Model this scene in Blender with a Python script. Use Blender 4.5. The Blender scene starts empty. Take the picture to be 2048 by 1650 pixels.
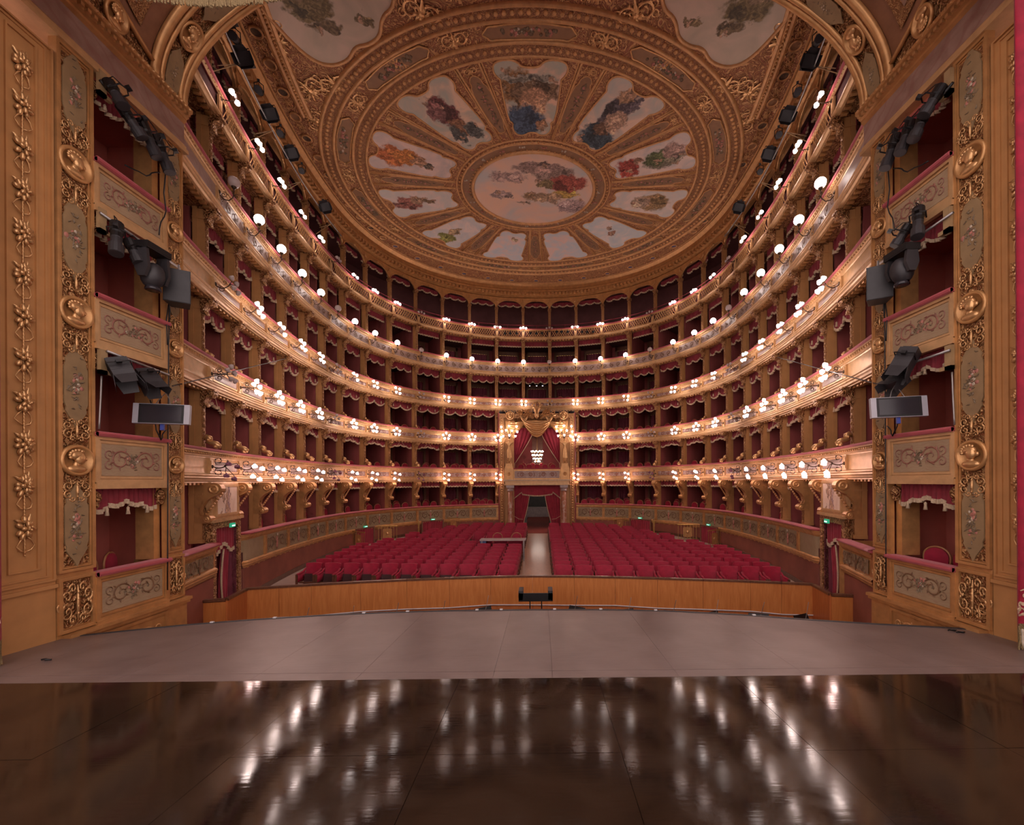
import bpy, math, random
from mathutils import Matrix, Vector
random.seed(11)
SC = bpy.context.scene
COL = SC.collection
PI = math.pi
sin, cos = math.sin, math.cos

# ------------------------------------------------------------------ camera, world, exposure
F_PX, CX, CY = 843.0, 1091.0, 962.0
CAM = Vector((0.29, 0.0, 4.0)); YAW, ROLL = 0.010, 0.0055
_f = Vector((sin(YAW), cos(YAW), 0)); _r = Vector((cos(YAW), -sin(YAW), 0)); _u = Vector((0, 0, 1))
_r2 = cos(ROLL) * _r - sin(ROLL) * _u
_u2 = cos(ROLL) * _u + sin(ROLL) * _r
cd = bpy.data.cameras.new('camera'); cam = bpy.data.objects.new('camera', cd); COL.objects.link(cam)
cd.sensor_fit = 'HORIZONTAL'; cd.sensor_width = 36.0; cd.lens = 36.0 * F_PX / 2048
cd.shift_x = (1024 - CX) / 2048; cd.shift_y = (CY - 825) / 2048
cd.clip_start = 0.05; cd.clip_end = 200
M4 = Matrix.Identity(4)
for k, vec in enumerate((_r2, _u2, -_f)):
    for j in range(3): M4[j][k] = vec[j]
M4.translation = CAM
cam.matrix_world = M4
SC.camera = cam
wd = bpy.data.worlds.new('world'); SC.world = wd; wd.use_nodes = True
wd.node_tree.nodes['Background'].inputs[0].default_value = (1.0, 0.83, 0.80, 1)
wd.node_tree.nodes['Background'].inputs[1].default_value = 1.35
SC.view_settings.view_transform = 'Standard'; SC.view_settings.look = 'None'
SC.view_settings.gamma = 1.0; SC.view_settings.exposure = 0.42; SC.view_settings.use_curve_mapping = False
SC.cycles.use_denoising = True
SC.cycles.use_adaptive_sampling = True; SC.cycles.adaptive_threshold = 0.05; SC.cycles.adaptive_min_samples = 10
SC.cycles.max_bounces = 5; SC.cycles.diffuse_bounces = 4; SC.cycles.glossy_bounces = 2
SC.cycles.transmission_bounces = 3; SC.cycles.sample_clamp_indirect = 4.0
SC.cycles.caustics_reflective = False; SC.cycles.caustics_refractive = False
BULB = 19.0

def ray(x, y):
    return _f + (x - CX) / F_PX * _r2 - (y - CY) / F_PX * _u2
def at_y(x, y, Y): d = ray(x, y); return CAM + d * (Y / d.y)
def at_x(x, y, X): d = ray(x, y); return CAM + d * ((X - CAM.x) / d.x)
def at_z(x, y, Z): d = ray(x, y); return CAM + d * ((Z - CAM.z) / d.z)
def stage_z(Y): return 1.7 - 0.0415 * Y
def floor_z(Y): return -0.19 + 0.0293 * Y

# ------------------------------------------------------------------ materials
def nt(name):
    m = bpy.data.materials.new(name); m.use_nodes = True
    t = m.node_tree; return m, t, t.nodes['Principled BSDF']
def N(t, kind, **kw):
    n = t.nodes.new(kind)
    for k, v in kw.items():
        if k in n.inputs: n.inputs[k].default_value = v
        else: setattr(n, k, v)
    return n
def ramp(t, fac, stops):
    r = t.nodes.new('ShaderNodeValToRGB'); e = r.color_ramp.elements
    while len(e) < len(stops): e.new(0.5)
    for k, (p, c) in enumerate(stops): e[k].position = p; e[k].color = (*c, 1)
    t.links.new(fac, r.inputs[0]); return r.outputs[0]
def mixc(t, fac, a, b, blend='MIX'):
    n = t.nodes.new('ShaderNodeMix'); n.data_type = 'RGBA'; n.blend_type = blend
    for s, v in ((n.inputs[0], fac), (n.inputs[6], a), (n.inputs[7], b)):
        if hasattr(v, 'links'): t.links.new(v, s)
        elif isinstance(v, (int, float)): s.default_value = v
        else: s.default_value = (*v, 1)
    return n.outputs[2]
def coords(t, scale=(1, 1, 1), rot=(0, 0, 0)):
    c = t.nodes.new('ShaderNodeTexCoord'); mp = t.nodes.new('ShaderNodeMapping')
    mp.inputs['Scale'].default_value = scale; mp.inputs['Rotation'].default_value = rot
    t.links.new(c.outputs['Object'], mp.inputs[0]); return mp.outputs[0]
def bump(t, b, h, strength, dist=0.02):
    n = t.nodes.new('ShaderNodeBump'); n.inputs['Strength'].default_value = strength
    n.inputs['Distance'].default_value = dist
    t.links.new(h, n.inputs['Height']); t.links.new(n.outputs[0], b.inputs['Normal'])
def noise(t, v, scale, detail=3, dist=0.0):
    n = N(t, 'ShaderNodeTexNoise', Scale=scale, Detail=detail, Distortion=dist); t.links.new(v, n.inputs['Vector']); return n.outputs[0]
def plain(name, c, rough=0.5, metal=0.0, var=0.12, nscale=6.0, bs=0.0, bscale=30.0, sheen=0.0, coat=0.0, dist=0.02):
    m, t, b = nt(name); v = coords(t)
    n = noise(t, v, nscale, 4)
    t.links.new(ramp(t, n, [(0.3, tuple(x * (1 - var) for x in c)), (0.7, tuple(min(1, x * (1 + var)) for x in c))]), b.inputs['Base Color'])
    b.inputs['Roughness'].default_value = rough; b.inputs['Metallic'].default_value = metal
    if sheen: b.inputs['Sheen Weight'].default_value = sheen; b.inputs['Sheen Tint'].default_value = (1, 0.5, 0.55, 1)
    if coat: b.inputs['Coat Weight'].default_value = coat; b.inputs['Coat Roughness'].default_value = 0.12
    if bs: bump(t, b, noise(t, v, bscale, 4), bs, dist)
    return m
def carved(name, c, c2, scale=9.0, bs=1.0, rough=0.4, metal=0.5, dist=0.05):
    # gilded carving: swirling relief, its hollows coloured darker to stand in for shade
    m, t, b = nt(name); v = coords(t)
    w = N(t, 'ShaderNodeTexNoise', Scale=scale * 0.55, Detail=2.0, Distortion=2.2); t.links.new(v, w.inputs['Vector'])
    vo = N(t, 'ShaderNodeTexVoronoi', Scale=scale, feature='SMOOTH_F1'); t.links.new(v, vo.inputs['Vector'])
    mm = N(t, 'ShaderNodeMath', operation='ADD'); t.links.new(w.outputs[0], mm.inputs[0]); t.links.new(vo.outputs[0], mm.inputs[1])
    wv = N(t, 'ShaderNodeMath', operation='SINE'); m2 = N(t, 'ShaderNodeMath', operation='MULTIPLY'); m2.inputs[1].default_value = 16.0
    t.links.new(mm.outputs[0], m2.inputs[0]); t.links.new(m2.outputs[0], wv.inputs[0])
    mr = N(t, 'ShaderNodeMapRange'); mr.inputs[1].default_value = -1; mr.inputs[2].default_value = 1; t.links.new(wv.outputs[0], mr.inputs[0])
    t.links.new(ramp(t, mr.outputs[0], [(0.1, c2), (0.6, c)]), b.inputs['Base Color'])
    b.inputs['Roughness'].default_value = rough; b.inputs['Metallic'].default_value = metal
    bump(t, b, mr.outputs[0], bs, dist); return m
def panelpaint(name, base, base2, line, scale=4.0, rough=0.35, amount=0.55):
    # painted panel: cloudy marbled ground with fine curling arabesques
    m, t, b = nt(name); v = coords(t)
    g = ramp(t, noise(t, v, 2.5, 6, 0.8), [(0.3, base), (0.7, base2)])
    w = N(t, 'ShaderNodeTexWave', wave_type='RINGS', Scale=scale, Distortion=9.0, Detail=1.0); w.inputs['Detail Scale'].default_value = 1.3
    t.links.new(v, w.inputs['Vector'])
    msk = ramp(t, w.outputs[0], [(0.78, (0, 0, 0)), (0.95, (amount,) * 3)])
    t.links.new(mixc(t, msk, g, line), b.inputs['Base Color']); b.inputs['Roughness'].default_value = rough
    return m
def wood(name, c1, c2, scale=(1, 1, 1), rough=0.35, coat=0.2):
    m, t, b = nt(name); v = coords(t, scale)
    n = noise(t, v, 3.0, 6, 0.6)
    t.links.new(ramp(t, n, [(0.3, c1), (0.7, c2)]), b.inputs['Base Color']); b.inputs['Roughness'].default_value = rough
    b.inputs['Coat Weight'].default_value = coat; b.inputs['Coat Roughness'].default_value = 0.2; return m
def emit(name, c, s, base=(0.8, 0.8, 0.8)):
    m, t, b = nt(name); b.inputs['Base Color'].default_value = (*base, 1); b.inputs['Emission Color'].default_value = (*c, 1)
    b.inputs['Emission Strength'].default_value = s; b.inputs['Roughness'].default_value = 0.3; return m
def glassy(name, c, rough=0.15, trans=0.55):
    m, t, b = nt(name); b.inputs['Base Color'].default_value = (*c, 1); b.inputs['Roughness'].default_value = rough
    b.inputs['Transmission Weight'].default_value = trans; b.inputs['IOR'].default_value = 1.45; return m

G1, G2 = (0.60, 0.31, 0.118), (0.30, 0.115, 0.042)
M = {}
M['gold'] = plain('gold_smooth', G1, 0.36, 0.45, 0.16, 5.0, 0.12, 60)
M['gold_matt'] = plain('gold_matt', (0.54, 0.265, 0.098), 0.5, 0.2, 0.10, 3.0, 0.06, 80)
M['gold_carved'] = carved('gold_carved', (0.61, 0.325, 0.135), G2, 9.0, 1.0, 0.36, 0.45, 0.05)
M['gold_fine'] = carved('gold_carved_fine', (0.59, 0.315, 0.135), G2, 22.0, 0.9, 0.38, 0.4, 0.02)
M['gold_pale'] = plain('gold_pale', (0.64, 0.38, 0.178), 0.4, 0.3, 0.12, 6.0, 0.10, 60)
M['gold_bright'] = plain('gold_bright', (0.70, 0.40, 0.175), 0.28, 0.6, 0.14, 8.0, 0.1, 40)
M['arch_brown'] = plain('arch_brown', (0.29, 0.125, 0.06), 0.5, 0.1, 0.15, 4.0, 0.1, 40)
M['arch_panel'] = panelpaint('arch_panel', (0.28, 0.15, 0.10), (0.36, 0.20, 0.13), (0.45, 0.24, 0.12), 3.0)
M['velvet'] = plain('velvet_crimson', (0.33, 0.018, 0.040), 0.75, 0, 0.2, 3.0, 0.15, 40, sheen=0.4)
M['velvet_seat'] = plain('velvet_seat', (0.33, 0.005, 0.032), 0.7, 0, 0.22, 5.0, 0.12, 60, sheen=0.12)
M['rail'] = plain('velvet_rail', (0.42, 0.065, 0.075), 0.75, 0, 0.12, 4.0, 0.1, 50, sheen=0.6)
M['valance'] = plain('velvet_valance', (0.25, 0.018, 0.030), 0.75, 0, 0.2, 6.0, 0.1, 50, sheen=0.3)
M['fringe'] = plain('fringe_cream', (0.60, 0.44, 0.29), 0.8, 0, 0.2, 40.0, 0.6, 60)
M['fringe_gold'] = plain('fringe_gold', (0.27, 0.185, 0.085), 0.55, 0.3, 0.3, 50.0, 0.8, 90)
M['boxwall'] = plain('box_wall', (0.31, 0.068, 0.062), 0.8, 0, 0.15, 2.0)
M['boxwall_s'] = plain('stage_box_wall', (0.50, 0.13, 0.095), 0.8, 0, 0.1, 2.0)
M['boxcurtain'] = plain('box_curtain', (0.26, 0.052, 0.078), 0.85, 0, 0.15, 3.0)
M['doorframe'] = plain('door_frame_brown', (0.23, 0.10, 0.06), 0.5, 0, 0.15, 4)
M['boxfloor'] = plain('box_floor', (0.10, 0.03, 0.025), 0.8)
M['wall_red'] = plain('wall_red_stucco', (0.29, 0.085, 0.055), 0.55, 0, 0.22, 1.4, 0.05, 30)
M['marble_panel'] = panelpaint('marble_panel', (0.37, 0.235, 0.19), (0.50, 0.36, 0.31), (0.27, 0.15, 0.13), 3.5, 0.4, 0.5)
M['marble_dark'] = panelpaint('marble_dark', (0.25, 0.13, 0.10), (0.40, 0.25, 0.20), (0.26, 0.09, 0.07), 1.2, 0.32, 0.35)
M['tier1_panel'] = panelpaint('tier1_panel', (0.33, 0.235, 0.13), (0.40, 0.29, 0.17), (0.30, 0.17, 0.09), 5.0, 0.5, 0.25)
M['canvas'] = panelpaint('stage_box_panel', (0.36, 0.245, 0.14), (0.43, 0.30, 0.18), (0.33, 0.15, 0.10), 5.0, 0.5, 0.35)
M['paint_scroll'] = plain('paint_scroll', (0.19, 0.095, 0.045), 0.55, 0, 0.25, 12)
M['paint_scroll_red'] = plain('paint_scroll_red', (0.28, 0.11, 0.075), 0.55, 0, 0.25, 12)
M['cream'] = plain('paint_cream', (0.62, 0.50, 0.38), 0.55)
M['rose'] = plain('paint_rose', (0.50, 0.20, 0.15), 0.55, 0, 0.35, 20)
M['leaf'] = plain('paint_leaf', (0.205, 0.14, 0.082), 0.6, 0, 0.3, 20)
M['cart'] = plain('cartouche_ground', (0.315, 0.20, 0.098), 0.55, 0, 0.14, 5)
M['brown_cart'] = plain('cartouche_brown', (0.32, 0.165, 0.08), 0.55, 0, 0.14, 4)
M['pitwood'] = wood('pit_wood', (0.50, 0.155, 0.036), (0.62, 0.225, 0.060), (5, 5, 0.6), 0.4, 0.2)
M['pitwood2'] = wood('pit_wood_red', (0.44, 0.12, 0.032), (0.54, 0.17, 0.050), (5, 5, 0.6), 0.4, 0.2)
M['darkwood'] = wood('dark_wood', (0.10, 0.035, 0.018), (0.17, 0.065, 0.03), (4, 4, 1), 0.35, 0.3)
M['chairwood'] = plain('chair_gilt_wood', (0.40, 0.17, 0.075), 0.4, 0.15, 0.2, 10)
M['seatwood'] = plain('seat_wood', (0.14, 0.055, 0.03), 0.4, 0, 0.2, 10)
M['seatunder'] = plain('seat_underside', (0.055, 0.018, 0.018), 0.7)
M['parquet'] = plain('parquet', (0.62, 0.33, 0.19), 0.28, 0, 0.12, 12, 0.03, 20, 0, 0.3)
M['carpet'] = plain('carpet_red', (0.27, 0.05, 0.035), 0.9, 0, 0.15, 10)
M['stonefloor'] = plain('stone_floor', (0.46, 0.35, 0.29), 0.45, 0, 0.1, 2)
M['black'] = plain('black_metal', (0.012, 0.010, 0.011), 0.45, 0.1, 0.2, 8, 0.05, 40)
M['dkgrey'] = plain('dark_grey', (0.034, 0.030, 0.033), 0.5, 0, 0.15, 6)
M['iron'] = plain('bronze_iron', (0.075, 0.042, 0.025), 0.45, 0.5, 0.3, 14)
M['silver'] = plain('silver_plastic', (0.42, 0.40, 0.44), 0.4, 0.1, 0.05)
M['steel'] = plain('steel', (0.36, 0.33, 0.32), 0.35, 0.7, 0.1)
M['screen'] = plain('screen', (0.028, 0.024, 0.030), 0.18, 0, 0.1, 2)
M['beige'] = plain('beige_bracket', (0.40, 0.255, 0.125), 0.5)
M['white'] = plain('white_plastic', (0.6, 0.56, 0.56), 0.5)
M['bluep'] = plain('blue_plastic', (0.03, 0.05, 0.28), 0.5)
M['bluebench'] = plain('blue_bench', (0.055, 0.08, 0.21), 0.5)
M['greenboard'] = plain('green_board', (0.30, 0.27, 0.10), 0.6)
M['brass'] = plain('brass', (0.62, 0.40, 0.13), 0.3, 0.7, 0.12, 10)
M['redmarble'] = panelpaint('red_marble', (0.36, 0.13, 0.075), (0.46, 0.20, 0.12), (0.6, 0.42, 0.32), 2.0, 0.2, 0.5)
M['greymarble'] = plain('grey_marble', (0.46, 0.36, 0.34), 0.35, 0, 0.15, 6)
M['extinguisher'] = plain('extinguisher_red', (0.45, 0.02, 0.02), 0.3)
M['lit'] = emit('lit_glass', (1.0, 0.78, 0.71), BULB)
M['lit_globe'] = emit('lit_globe', (1.0, 0.84, 0.78), BULB * 0.55)
M['off'] = glassy('unlit_glass', (0.62, 0.50, 0.47), 0.25, 0.15)
M['off_iris'] = glassy('unlit_iris_glass', (0.36, 0.13, 0.22), 0.2, 0.35)
M['lit_iris'] = emit('lit_iris_glass', (1.0, 0.66, 0.60), BULB)
M['seam'] = plain('stage_seam', (0.22, 0.16, 0.14), 0.4)
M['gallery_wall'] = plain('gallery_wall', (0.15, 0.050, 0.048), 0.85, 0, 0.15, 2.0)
M['bench'] = plain('gallery_bench', (0.045, 0.022, 0.028), 0.7)
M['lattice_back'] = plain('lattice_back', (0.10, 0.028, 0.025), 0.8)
M['passage'] = plain('passage_wall', (0.10, 0.085, 0.08), 0.6)
M['signgreen'] = emit('exit_green', (0.03, 0.42, 0.22), 0.5, (0.02, 0.25, 0.13))
M['signwhite'] = emit('exit_white', (0.6, 1.0, 0.85), 1.2)
M['led'] = emit('control_lights', (0.9, 0.9, 1.0), 2.0)

def stage_gloss():
    m, t, b = nt('stage_gloss_boards'); v = coords(t, (1, 1, 1)); vs = coords(t, (0.5, 6, 1))
    n1 = noise(t, v, 1.1, 7, 1.2); n2 = noise(t, vs, 5, 6, 0.4)
    t.links.new(ramp(t, n1, [(0.3, (0.014, 0.008, 0.006)), (0.7, (0.032, 0.018, 0.011))]), b.inputs['Base Color'])
    mr = N(t, 'ShaderNodeMapRange'); mr.inputs[1].default_value = 0.3; mr.inputs[2].default_value = 0.7; mr.inputs[3].default_value = 0.05; mr.inputs[4].default_value = 0.14
    t.links.new(n1, mr.inputs[0]); t.links.new(mr.outputs[0], b.inputs['Roughness'])
    bump(t, b, n2, 0.05, 0.006); b.inputs['Specular IOR Level'].default_value = 0.5; return m
def stage_matt():
    m, t, b = nt('stage_grey_boards'); v = coords(t); vs = coords(t, (0.6, 7, 1))
    n1 = noise(t, v, 1.6, 6, 0.4); n2 = noise(t, vs, 5, 5, 0.3)
    t.links.new(ramp(t, n1, [(0.3, (0.135, 0.092, 0.084)), (0.7, (0.19, 0.135, 0.122))]), b.inputs['Base Color'])
    b.inputs['Roughness'].default_value = 0.34; bump(t, b, n2, 0.14, 0.01); return m
M['stage_gloss'] = stage_gloss(); M['stage_matt'] = stage_matt()
def ceiling_ground(name, c1, c2, scale):
    m, t, b = nt(name); v = coords(t)
    w = N(t, 'ShaderNodeTexNoise', Scale=scale, Detail=1.5, Distortion=3.0); t.links.new(v, w.inputs['Vector'])
    mu = N(t, 'ShaderNodeMath', operation='MULTIPLY'); mu.inputs[1].default_value = 34; t.links.new(w.outputs[0], mu.inputs[0])
    sn = N(t, 'ShaderNodeMath', operation='SINE'); t.links.new(mu.outputs[0], sn.inputs[0])
    mr = N(t, 'ShaderNodeMapRange'); mr.inputs[1].default_value = -1; mr.inputs[2].default_value = 1; t.links.new(sn.outputs[0], mr.inputs[0])
    t.links.new(ramp(t, mr.outputs[0], [(0.35, c1), (0.75, c2)]), b.inputs['Base Color'])
    b.inputs['Roughness'].default_value = 0.5; b.inputs['Metallic'].default_value = 0.1
    bump(t, b, mr.outputs[0], 0.8, 0.04); return m
M['ceil'] = ceiling_ground('ceiling_scrollwork', (0.39, 0.145, 0.07), (0.70, 0.38, 0.165), 2.4)
M['ceil_fine'] = ceiling_ground('ceiling_scrollwork_fine', (0.36, 0.14, 0.07), (0.66, 0.35, 0.15), 5.0)
M['ceil_gold'] = plain('ceiling_gilt', (0.70, 0.37, 0.155), 0.42, 0.25, 0.15, 6, 0.2, 40)

def painting(name, sky, sky2, cloud, blobs, nscale=1.1, lift=1.55):
    # a generic painted sky with drifting clouds and loose soft-edged figures of colour (x, y, rx, ry, colour)
    m, t, b = nt(name); v = coords(t)
    up = lambda c: tuple(min(.9, q * lift) for q in c)
    n = noise(t, v, nscale, 7, 0.9)
    c = ramp(t, n, [(0.30, up(sky)), (0.47, up(sky2)), (0.60, up(cloud)), (0.72, up(sky2))])
    d1 = N(t, 'ShaderNodeTexNoise', Scale=2.6, Detail=5.0); t.links.new(v, d1.inputs['Vector'])
    d2 = N(t, 'ShaderNodeTexNoise', Scale=9.0, Detail=3.0); t.links.new(v, d2.inputs['Vector'])
    cur = v
    for dn, k in ((d1, 0.75), (d2, 0.22)):
        sub = N(t, 'ShaderNodeVectorMath', operation='SUBTRACT'); sub.inputs[1].default_value = (0.5, 0.5, 0.5); t.links.new(dn.outputs['Color'], sub.inputs[0])
        scl = N(t, 'ShaderNodeVectorMath', operation='SCALE'); scl.inputs['Scale'].default_value = k; t.links.new(sub.outputs[0], scl.inputs[0])
        add = N(t, 'ShaderNodeVectorMath', operation='ADD'); t.links.new(cur, add.inputs[0]); t.links.new(scl.outputs[0], add.inputs[1]); cur = add.outputs[0]
    sh = noise(t, v, 6.0, 5, 1.5)
    rnd = random.Random(len(blobs) * 7 + int(sky[0] * 1000)); full = []
    for (x, y, rx, ry, colr) in blobs:
        full.append((x, y, rx, ry, colr))
        for q in range(2):   # folds of lighter and darker drapery, limbs
            k = rnd.choice((0.45, 1.7)); full.append((x + rnd.uniform(-.6, .6) * rx, y + rnd.uniform(-.6, .6) * ry, rx * rnd.uniform(.15, .35), ry * rnd.uniform(.3, .6), tuple(min(.8, q2 * k) for q2 in colr)))
        full.append((x + rnd.uniform(-.9, .9) * rx, y + rnd.uniform(-.9, .9) * ry, .09, .14, (.46, .27, .17)))
    for (x, y, rx, ry, colr) in full:
        mp = N(t, 'ShaderNodeMapping', vector_type='POINT')
        mp.inputs['Location'].default_value = (-x / rx, -y / ry, 0); mp.inputs['Scale'].default_value = (1 / rx, 1 / ry, 0.0)
        t.links.new(cur, mp.inputs[0])
        ln = N(t, 'ShaderNodeVectorMath', operation='LENGTH'); t.links.new(mp.outputs[0], ln.inputs[0])
        mk = ramp(t, ln.outputs['Value'], [(0.80, (1, 1, 1)), (1.0, (0, 0, 0))])
        cc = ramp(t, sh, [(0.32, tuple(q * 0.40 for q in colr)), (0.5, colr), (0.68, tuple(min(1, q * 1.7 + .03) for q in colr))])
        c = mixc(t, mk, c, cc)
    t.links.new(c, b.inputs['Base Color']); b.inputs['Roughness'].default_value = 0.55; return m

# ------------------------------------------------------------------ mesh helpers
class MB:
    def __init__(s): s.v = []; s.f = []
    def add(s, vs, fs, T=None):
        o = len(s.v)
        s.v.extend([tuple(T @ Vector(p)) for p in vs] if T is not None else [tuple(p) for p in vs])
        s.f.extend([tuple(i + o for i in f) for f in fs]); return s
    def box(s, x0, x1, y0, y1, z0, z1, T=None, taper=None):
        vs = [(x0, y0, z0), (x1, y0, z0), (x1, y1, z0), (x0, y1, z0), (x0, y0, z1), (x1, y0, z1), (x1, y1, z1), (x0, y1, z1)]
        if taper:
            cx, cy = (x0 + x1) / 2, (y0 + y1) / 2
            vs = vs[:4] + [(cx + (p[0] - cx) * taper, cy + (p[1] - cy) * taper, p[2]) for p in vs[4:]]
        return s.add(vs, [(0, 3, 2, 1), (4, 5, 6, 7), (0, 1, 5, 4), (1, 2, 6, 5), (2, 3, 7, 6), (3, 0, 4, 7)], T)
    def lathe(s, prof, n=12, T=None, a0=0.0, a1=2 * PI):
        vs, fs = [], []; full = abs(a1 - a0 - 2 * PI) < 1e-6; cols = n if full else n + 1
        for (r, z) in prof:
            for k in range(cols):
                a = a0 + (a1 - a0) * k / n; vs.append((r * cos(a), r * sin(a), z))
        for i in range(len(prof) - 1):
            for k in range(n):
                k2 = (k + 1) % cols
                fs.append((i * cols + k, i * cols + k2, (i + 1) * cols + k2, (i + 1) * cols + k))
        if full:
            if prof[0][0] > 1e-4: fs.append(tuple(reversed(range(cols))))
            if prof[-1][0] > 1e-4: fs.append(tuple((len(prof) - 1) * cols + k for k in range(cols)))
        return s.add(vs, fs, T)
    def ball(s, c, r, n=8, m=6, sc=(1, 1, 1), T=None):
        prof = [(r * sin(PI * i / m) + (1e-5 if i in (0, m) else 0), -r * cos(PI * i / m)) for i in range(m + 1)]
        vs, fs = [], []
        for (rr, z) in prof:
            for k in range(n):
                a = 2 * PI * k / n; vs.append((c[0] + rr * cos(a) * sc[0], c[1] + rr * sin(a) * sc[1], c[2] + z * sc[2]))
        for i in range(m):
            for k in range(n):
                k2 = (k + 1) % n; fs.append((i * n + k, i * n + k2, (i + 1) * n + k2, (i + 1) * n + k))
        return s.add(vs, fs, T)
    def tube(s, pts, r, n=6, T=None, closed=False):
        pts = [Vector(p) for p in pts]; L = len(pts); vs, fs = [], []
        up = None
        for i, p in enumerate(pts):
            if closed: d = pts[(i + 1) % L] - pts[i - 1]
            else: d = pts[min(i + 1, L - 1)] - pts[max(i - 1, 0)]
            if d.length < 1e-9: d = Vector((0, 0, 1))
            d.normalize()
            if up is None: up = Vector((0, 0, 1)) if abs(d.z) < 0.9 else Vector((1, 0, 0))
            a = d.cross(up)
            if a.length < 1e-6: a = d.cross(Vector((0, 1, 0.3)))
            a.normalize(); b = a.cross(d); up = b
            rr = r[i] if isinstance(r, (list, tuple)) else r
            for k in range(n):
                an = 2 * PI * k / n; vs.append(p + a * (cos(an) * rr) + b * (sin(an) * rr))
        for i in range(L if closed else L - 1):
            j = (i + 1) % L
            for k in range(n):
                k2 = (k + 1) % n; fs.append((i * n + k, i * n + k2, j * n + k2, j * n + k))
        if not closed: fs.append(tuple(reversed(range(n)))); fs.append(tuple((L - 1) * n + k for k in range(n)))
        return s.add(vs, fs, T)
    def prism(s, poly, y0, y1, T=None):
        # polygon in (x, z) extruded along y
        n = len(poly); vs = [(x, y0, z) for x, z in poly] + [(x, y1, z) for x, z in poly]
        fs = [tuple(range(n)), tuple(reversed(range(n, 2 * n)))]
        fs += [(i, i + n, (i + 1) % n + n, (i + 1) % n) for i in range(n)]
        return s.add(vs, fs, T)
    def grid(s, nu, nv, fn, T=None):
        vs = [fn(i / nu, j / nv) for j in range(nv + 1) for i in range(nu + 1)]
        fs = [(j * (nu + 1) + i, j * (nu + 1) + i + 1, (j + 1) * (nu + 1) + i + 1, (j + 1) * (nu + 1) + i) for j in range(nv) for i in range(nu)]
        return s.add(vs, fs, T)
    def sweep(s, path, prof, closed=False, caps=True):
        # path: (x, y, nx, ny); prof: (offset along normal, z)
        n = len(prof); vs = [(x + o * nx, y + o * ny, z) for (x, y, nx, ny) in path for (o, z) in prof]; fs = []
        for i in range(len(path) - 1):
            for k in range(n if closed else n - 1):
                k2 = (k + 1) % n; fs.append((i * n + k, i * n + k2, (i + 1) * n + k2, (i + 1) * n + k))
        if caps and closed: fs.append(tuple(range(n))); fs.append(tuple(reversed(range((len(path) - 1) * n, len(path) * n))))
        return s.add(vs, fs)
    def mesh(s, name, mat, smooth=False):
        me = bpy.data.meshes.new(name); me.from_pydata(s.v, [], s.f)
        if mat is not None: me.materials.append(M[mat] if isinstance(mat, str) else mat)
        if smooth: me.polygons.foreach_set('use_smooth', [True] * len(me.polygons))
        me.update(); return me
    def build(s, name, mat, parent=None, smooth=False, world=False, loc=None):
        return put(name, s.mesh(name, mat, smooth), parent, loc, world)

def put(name, me, parent=None, loc=None, world=False, rotz=0.0):
    o = bpy.data.objects.new(name, me); COL.objects.link(o)
    if parent is not None:
        o.parent = parent
        if world: o.location = -parent.location
    if loc is not None: o.location = loc
    if rotz: o.rotation_euler = (0, 0, rotz)
    return o
def tag(o, label=None, cat=None, group=None, kind=None):
    if label: o['label'] = label
    if cat: o['category'] = cat
    if group: o['group'] = group
    if kind: o['kind'] = kind
    return o
def thing(name, loc, rotz=0.0, label=None, cat=None, group=None):
    o = bpy.data.objects.new(name, None); COL.objects.link(o); o.location = loc; o.rotation_euler = (0, 0, rotz)
    o.empty_display_size = 0.1
    return tag(o, label, cat, group)
def clone(parts, name, loc, rotz, label, cat, group, scale=None):
    # a thing made of shared part meshes: [(name, mesh, loc, [sub-parts])]
    r = thing(name, loc, rotz, label, cat, group)
    if scale: r.scale = scale
    for p in parts:
        o = put(p[0], p[1], r, p[2] if len(p) > 2 else None)
        for q in (p[3] if len(p) > 3 else ()):
            put(q[0], q[1], o, q[2] if len(q) > 2 else None)
    return r
ORD = ['zeroth', 'first', 'second', 'third', 'fourth', 'fifth', 'sixth', 'seventh', 'eighth', 'ninth', 'tenth', 'eleventh', 'twelfth', 'thirteenth', 'fourteenth', 'fifteenth', 'sixteenth', 'seventeenth']
def side(s): return 'table side' if s < 0 else 'tableless side'

# ------------------------------------------------------------------ horseshoe plan
PA, PYC, PB, PN = 9.95, 20.5, 9.5, 2.2
_pp = []
for i in range(401):
    a = PI / 2 * i / 400
    _pp.append((PA * sin(a) ** (2 / PN), PYC + PB * max(0.0, cos(a)) ** (2 / PN)))
for i in range(1, 200):
    y = PYC - (PYC - 9.3) * i / 199; _pp.append((PA - 0.0154 * (PYC - y) ** 2, y))
_ss = [0.0]
for i in range(1, len(_pp)): _ss.append(_ss[-1] + math.hypot(_pp[i][0] - _pp[i - 1][0], _pp[i][1] - _pp[i - 1][1]))
def _P(a):
    lo, hi = 0, len(_ss) - 1
    a = max(0.0, min(a, _ss[-1]))
    while hi - lo > 1:
        m = (lo + hi) // 2
        if _ss[m] <= a: lo = m
        else: hi = m
    t = (a - _ss[lo]) / (_ss[hi] - _ss[lo]); return (_pp[lo][0] + t * (_pp[hi][0] - _pp[lo][0]), _pp[lo][1] + t * (_pp[hi][1] - _pp[lo][1]))
def P(s):
    x, y = _P(abs(s)); return (x if s >= 0 else -x, y)
def frame(s, off=0.0):
    e = 0.05; a, b = P(s - e), P(s + e); th = math.atan2(b[1] - a[1], b[0] - a[0])
    x, y = P(s); return x - sin(th) * off, y + cos(th) * off, th
def path(s0, s1, step=0.4):
    n = max(2, int(abs(s1 - s0) / step) + 1); out = []
    for i in range(n + 1):
        x, y, th = frame(s0 + (s1 - s0) * i / n); out.append((x, y, -sin(th), cos(th)))
    return out
SMAX = 26.75
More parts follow.
